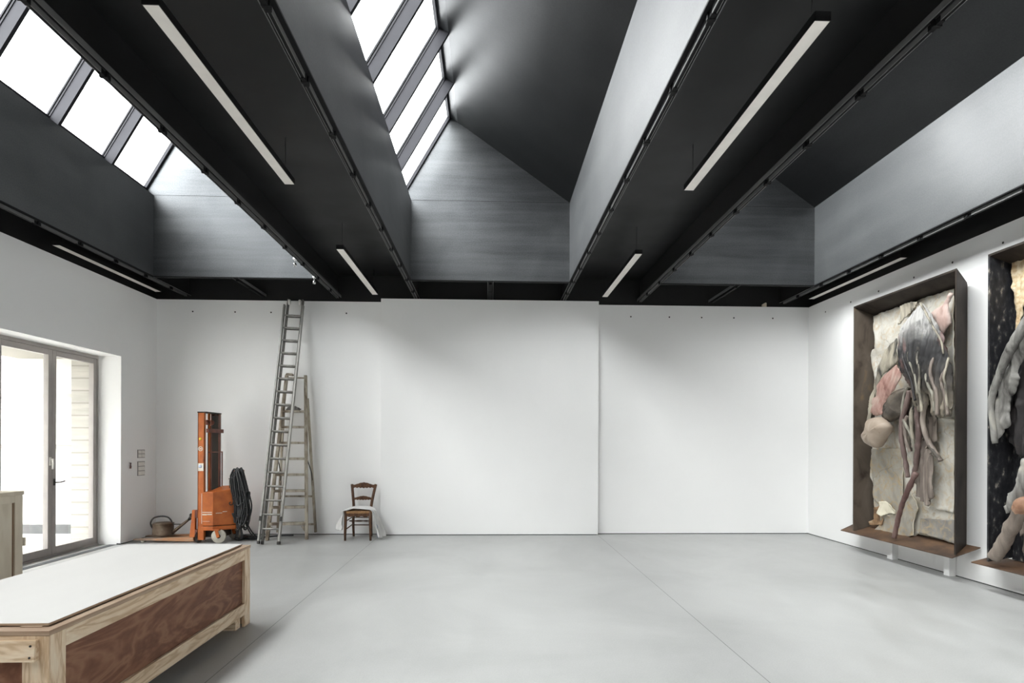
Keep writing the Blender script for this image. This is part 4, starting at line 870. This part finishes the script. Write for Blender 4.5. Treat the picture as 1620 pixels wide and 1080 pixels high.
def tray(t, yl, yr, zt, zb, bl, br, bt, bb, xf, xb, mats, th=.024):
    """four splayed boards and a back: front rectangle yl..yr / zb..zt at xf, back rectangle bl..br / bb..bt at xb"""
    F = dict(lb=V((xf, yl, zb)), lt=V((xf, yl, zt)), rb=V((xf, yr, zb)), rt=V((xf, yr, zt)))
    K = dict(lb=V((xb, bl, bb)), lt=V((xb, bl, bt)), rb=V((xb, br, bb)), rt=V((xb, br, bt)))
    for nm, a, b_, out in (('side_board', 'lb', 'lt', V((0, th, 0))), ('side_board', 'rt', 'rb', V((0, -th, 0))), ('top_board', 'lt', 'rt', V((0, 0, th)))):
        q = MB(); e = V((0, 0, 0)); i4 = [F[a], F[b_], K[b_], K[a]]
        if nm == 'top_board': i4 = [F[a] + V((0, th, 0)), F[b_] + V((0, -th, 0)), K[b_] + V((0, -th, 0)), K[a] + V((0, th, 0))]
        q.hexa(i4 + [p + out for p in i4])
        obj(nm, q, mats[0 if a == 'lb' else 1 if a == 'rt' else 2], t, bevel=.002)
    q = MB(); q.box(xb, xb + .015, br - .01, bl + .01, bb - .02, bt + .01); obj('back_board', q, mats[3], t)
def shelf(t, f0, f1, b0, b1, xf, xb, zf, zb, mat):
    q = MB(); p = [V((xf, f1, zf)), V((xb, b1, zb)), V((xb, b0, zb)), V((xf, f0, zf))]
    q.hexa([v - V((0, 0, .012)) for v in p] + p); return obj('shelf_plate', q, mat, t, bevel=.002)
# --- first relief
t = thing('boxed_relief', 'tall wall box with torn wallpaper and grey draped hide, nearest the far wall', 'artwork', (5.45, 7.5, 0))
tray(t, 8.395, 6.54, 3.494, .315, 8.335, 6.70, 3.379, .395, 5.2, 5.452, ('brown_board_scarred', 'brown_board', 'brown_board', 'brown_board_scarred'))
shelf(t, 8.665, 6.53, 8.71, 6.50, 5.17, 5.475, .286, .405, 'rust_plate')
for y0, y1 in ((6.868, 6.955), (7.872, 7.905)):
    q = MB(); q.box(5.405, 5.486, y0, y1, 0, .36); q.box(5.405, 5.486, y1 - .002, y1 + (.07 if y0 > 7 else .002), 0, .05); obj('support_leg', q, 'plaster', t, bevel=.002)
A = ART1
flap('wallpaper', A['paper'], 5.425, 'paper', t, res=.026, fold=.006, ff=9, flat=1, curl=.02, seed=1, torn=.014, thick=.009, rim='cream', noise_amp=.012)
flap('wallpaper', A['sheet_right'], 5.405, 'paper', t, res=.02, fold=.004, ff=12, flat=1, curl=.02, seed=2, torn=.014, thick=.009, rim='cream')
flap('wallpaper', A['sheet_mid'], 5.405, 'paper_grey', t, res=.02, fold=.006, ff=10, flat=1, curl=.02, seed=3, torn=.012, thick=.009, rim='cream')
flap('wallpaper', A['panel_low'], 5.40, 'paper_dark', t, res=.02, curl=.01, seed=4, torn=.008, thick=.009, rim='cream')
flap('wallpaper', A['sheet_low'], 5.385, 'paper_grey', t, res=.016, fold=.006, ff=14, flat=1, curl=.03, seed=5, torn=.012, thick=.009, rim='cream')
flap('stain_patch', A['brown_stain'], 5.372, 'stain', t, res=.012, curl=.01, seed=6, torn=.016, thick=.006)
flap('cream_flap', A['cream_flap'], 5.362, 'cream', t, res=.012, curl=.03, bulge=.012, seed=7, torn=.006, thick=.005)
flap('hanging_skin', A['hang_mid'], 5.34, 'wax_brown', t, fold=.04, ff=26, flat=.7, seed=8)
flap('hanging_skin', A['sheet_back'], 5.33, 'wax_drape', t, fold=.02, ff=22, flat=.8, seed=9)
flap('hide_scrap', A['top_scrap'], 5.35, 'wax_bone', t, res=.011, fold=.025, ff=60, flat=.9, seed=10, curl=.02)
flap('pink_flap', A['pink_upper'], 5.345, 'wax_pale_pink', t, res=.012, bulge=.06, blen=.05, fold=.012, ff=34, flat=.8, seed=11, curl=.015)
flap('bone_strap', A['strap'], 5.33, 'wax_bone', t, res=.012, bulge=.03, blen=.03, fold=.02, ff=32, flat=.6, slant=.5, seed=12, curl=.02)
flap('hanging_skin', A['drape_low'], 5.30, 'wax_drape', t, res=.011, fold=.055, ff=52, flat=.8, seed=13, curl=.02, bulge=.03)
lump('thigh', A['thigh'], 5.30, .20, 'wax_brown', t, 3.)
lump('stump', A['stump'], 5.21, .24, 'wax_stump', t, 5.)
flap('pink_flap', A['pink_lower'], 5.24, 'wax_pink', t, res=.011, bulge=.035, blen=.04, fold=.028, ff=46, flat=.25, slant=.55, seed=14, curl=.015)
flap('draped_hide', A['hide'], 5.265, 'hide', t, res=.010, bulge=.11, blen=.12, fold=.075, ff=38, flat=.12, seed=15, curl=.01, torn=.012)
strand('rolled_edge', [p for p in A['hide_edge']], 5.205, .014, 'wax_bone', t, 1.)
for k, (key, pts) in enumerate(ART1_CORDS.items()):
    strand('hide_cord', pts, 5.175 if key in 'fg' else 5.145, (.012, .010, .013, .014, .017, .015, .012)[k], ('wax_black', 'wax_green', 'wax_bone', 'wax_green', 'wax_drape', 'wax_drape', 'wax_bone')[k], t, 41. + k, taper=1.3, lift=.0, sink=.07)
ST = {'a': 'wax_green', 'b': 'wax_purple', 'c': 'wax_purple', 'pole': 'wax_red', 'd': 'wax_drape', 'e': 'wax_bone', 'f': 'wax_black', 'g': 'wax_brown', 'h': 'wax_drape'}
for k, (key, mt) in enumerate(ST.items()):
    (pts, r) = ART1_STRANDS[key]
    strand('branch', pts, 5.2 if key == 'pole' else 5.25, r, mt, t, 3. + k, taper=.85)
# --- second relief
t = thing('boxed_relief', 'tall wall box with black side boards and silvery hide, farther from the far wall', 'artwork', (5.45, 5.2, 0))
tray(t, 6.072, 4.20, 3.514, .33, 6.06, 4.36, 3.42, .375, 5.2, 5.452, ('black_board', 'black_board', 'brown_board', 'black_board'))
shelf(t, 6.265, 4.18, 6.31, 4.16, 5.17, 5.475, .292, .35, 'rust_plate')
for y0 in (4.55, 5.45):
    q = MB(); q.box(5.405, 5.486, y0, y0 + .087, 0, .31); obj('support_leg', q, 'plaster', t, bevel=.002)
A = ART2
ext = lambda poly, ymin: poly
def stretch(poly, y_from, ymin):
    """outline carried on past the picture's edge"""
    lo = min(p[0] for p in poly)
    return [(p[0] if p[0] > y_from else y_from - (y_from - p[0]) * (y_from - ymin) / (y_from - lo), p[1]) for p in poly]
flap('honeycomb_sheet', A['honey'], 5.415, 'honeycomb', t, res=.014, fold=.012, ff=60, flat=1, seed=21, curl=.02, torn=.016, noise_amp=.02)
flap('charred_sheet', stretch(A['dark'], 5.7, 4.6), 5.36, 'wax_black', t, res=.016, bulge=.05, blen=.06, fold=.03, ff=30, flat=.7, seed=25, curl=.02, torn=.02, noise_amp=.03)
flap('silver_hide', A['hide'], 5.27, 'wax_silver', t, res=.011, bulge=.06, blen=.04, fold=.03, ff=34, flat=.8, seed=22, curl=.03, torn=.025)
flap('silver_hide', stretch(A['hide_low'], 5.6, 4.8), 5.28, 'wax_silver', t, res=.014, bulge=.06, blen=.06, fold=.05, ff=30, flat=.6, seed=23, curl=.03, torn=.02)
flap('silver_hide', [(5.42, 3.22), (5.2, 3.34), (4.86, 3.28), (4.70, 2.6), (4.66, 1.7), (4.82, 1.16), (4.95, 1.5), (5.1, 1.02), (5.26, 1.45), (5.40, 1.3), (5.46, 2.2)], 5.25, 'wax_silver', t, res=.016, bulge=.12, blen=.1, fold=.07, ff=26, flat=.3, seed=26, curl=.02, torn=.02)
flap('hanging_rag', [(5.05, 1.6), (4.7, 1.6), (4.62, .9), (4.75, .5), (4.9, .85), (5.02, .55)], 5.33, 'wax_drape', t, res=.016, fold=.05, ff=34, flat=.7, seed=27, curl=.02, torn=.02)
flap('hanging_rag', stretch(A['rag'], 5.6, 5.0), 5.33, 'wax_drape', t, res=.014, fold=.04, ff=30, flat=.7, seed=24)
lump('cup', A['cup'], 5.2, .22, 'wax_rust', t, 7.)
strand('limb', ART2_STRANDS['limb'][0], 5.2, .05, 'wax_silver', t, 31., taper=.5)
strand('limb', ART2_STRANDS['leg'][0], 5.17, .068, 'wax_log', t, 33., taper=.95, lift=.0)
# ------------------------------------------------------------------ light: an overcast sky through the skylights and the doors
W = bpy.data.worlds.new('overcast_sky'); S.world = W; W.use_nodes = True
nt = W.node_tree; nt.nodes.clear()
bg = nt.nodes.new('ShaderNodeBackground'); wo = nt.nodes.new('ShaderNodeOutputWorld')
tc = nt.nodes.new('ShaderNodeTexCoord'); sx = nt.nodes.new('ShaderNodeSeparateXYZ'); nt.links.new(tc.outputs['Generated'], sx.inputs[0])
nt.links.new(ramp(nt, mapr(nt, sx.outputs[2], -.1, 1., 0, 1), [(0., (.75, .76, .78)), (.15, (.96, .97, .99)), (1., (1., 1., 1.))]), bg.inputs[0])
bg.inputs[1].default_value = SKY = 10.6
nt.links.new(bg.outputs[0], wo.inputs[0])
def portal(name, loc, direction, sx_, sy_, yaxis=(0, 1, 0)):
    L_ = bpy.data.lights.new(name, 'AREA'); L_.shape = 'RECTANGLE'; L_.size = sx_; L_.size_y = sy_; L_.cycles.is_portal = True
    o = bpy.data.objects.new(name, L_); COL.objects.link(o)
    z = -V(direction).normalized(); y = V(yaxis); y = (y - z * y.dot(z)).normalized(); x = y.cross(z)
    o.matrix_world = Matrix(((x.x, y.x, z.x, loc[0]), (x.y, y.y, z.y, loc[1]), (x.z, y.z, z.z, loc[2]), (0, 0, 0, 1)))
for c in BAYS:
    p = V((c + (AX - HW) / 2, (YG + YG0) / 2, (AZ + ZS) / 2)) - nin * (GO + .03)
    portal('skylight_portal', p, nin, (V((AX, 0, AZ)) - V((-HW, 0, ZS))).length + .1, YG - YG0)
portal('door_portal', (XD - .1, (DY0 + DY1) / 2, DZ / 2), (1, 0, 0), DZ, DY1 - DY0)
# ------------------------------------------------------------------ camera
cam = bpy.data.cameras.new('camera'); co = bpy.data.objects.new('camera', cam); COL.objects.link(co)
cam.sensor_width = 36.; cam.sensor_fit = 'HORIZONTAL'; cam.lens = 950. / 1620 * 36
cam.shift_y = 160. / 1620; cam.clip_start = .05
co.matrix_world = Matrix.Translation((0, 0, 1.55)) @ Matrix.Rotation(-math.atan(35 / 950), 4, 'Z') @ Matrix.Rotation(PI / 2, 4, 'X') @ Matrix.Rotation(.0041, 4, 'Z')
S.camera = co
S.view_settings.view_transform = 'Standard'; S.view_settings.look = 'None'; S.view_settings.gamma = 1; S.view_settings.use_curve_mapping = False
S.view_settings.exposure = 1.0
S.cycles.max_bounces = 12; S.cycles.diffuse_bounces = 8; S.cycles.glossy_bounces = 6; S.cycles.transparent_max_bounces = 12; S.cycles.sample_clamp_indirect = 8.
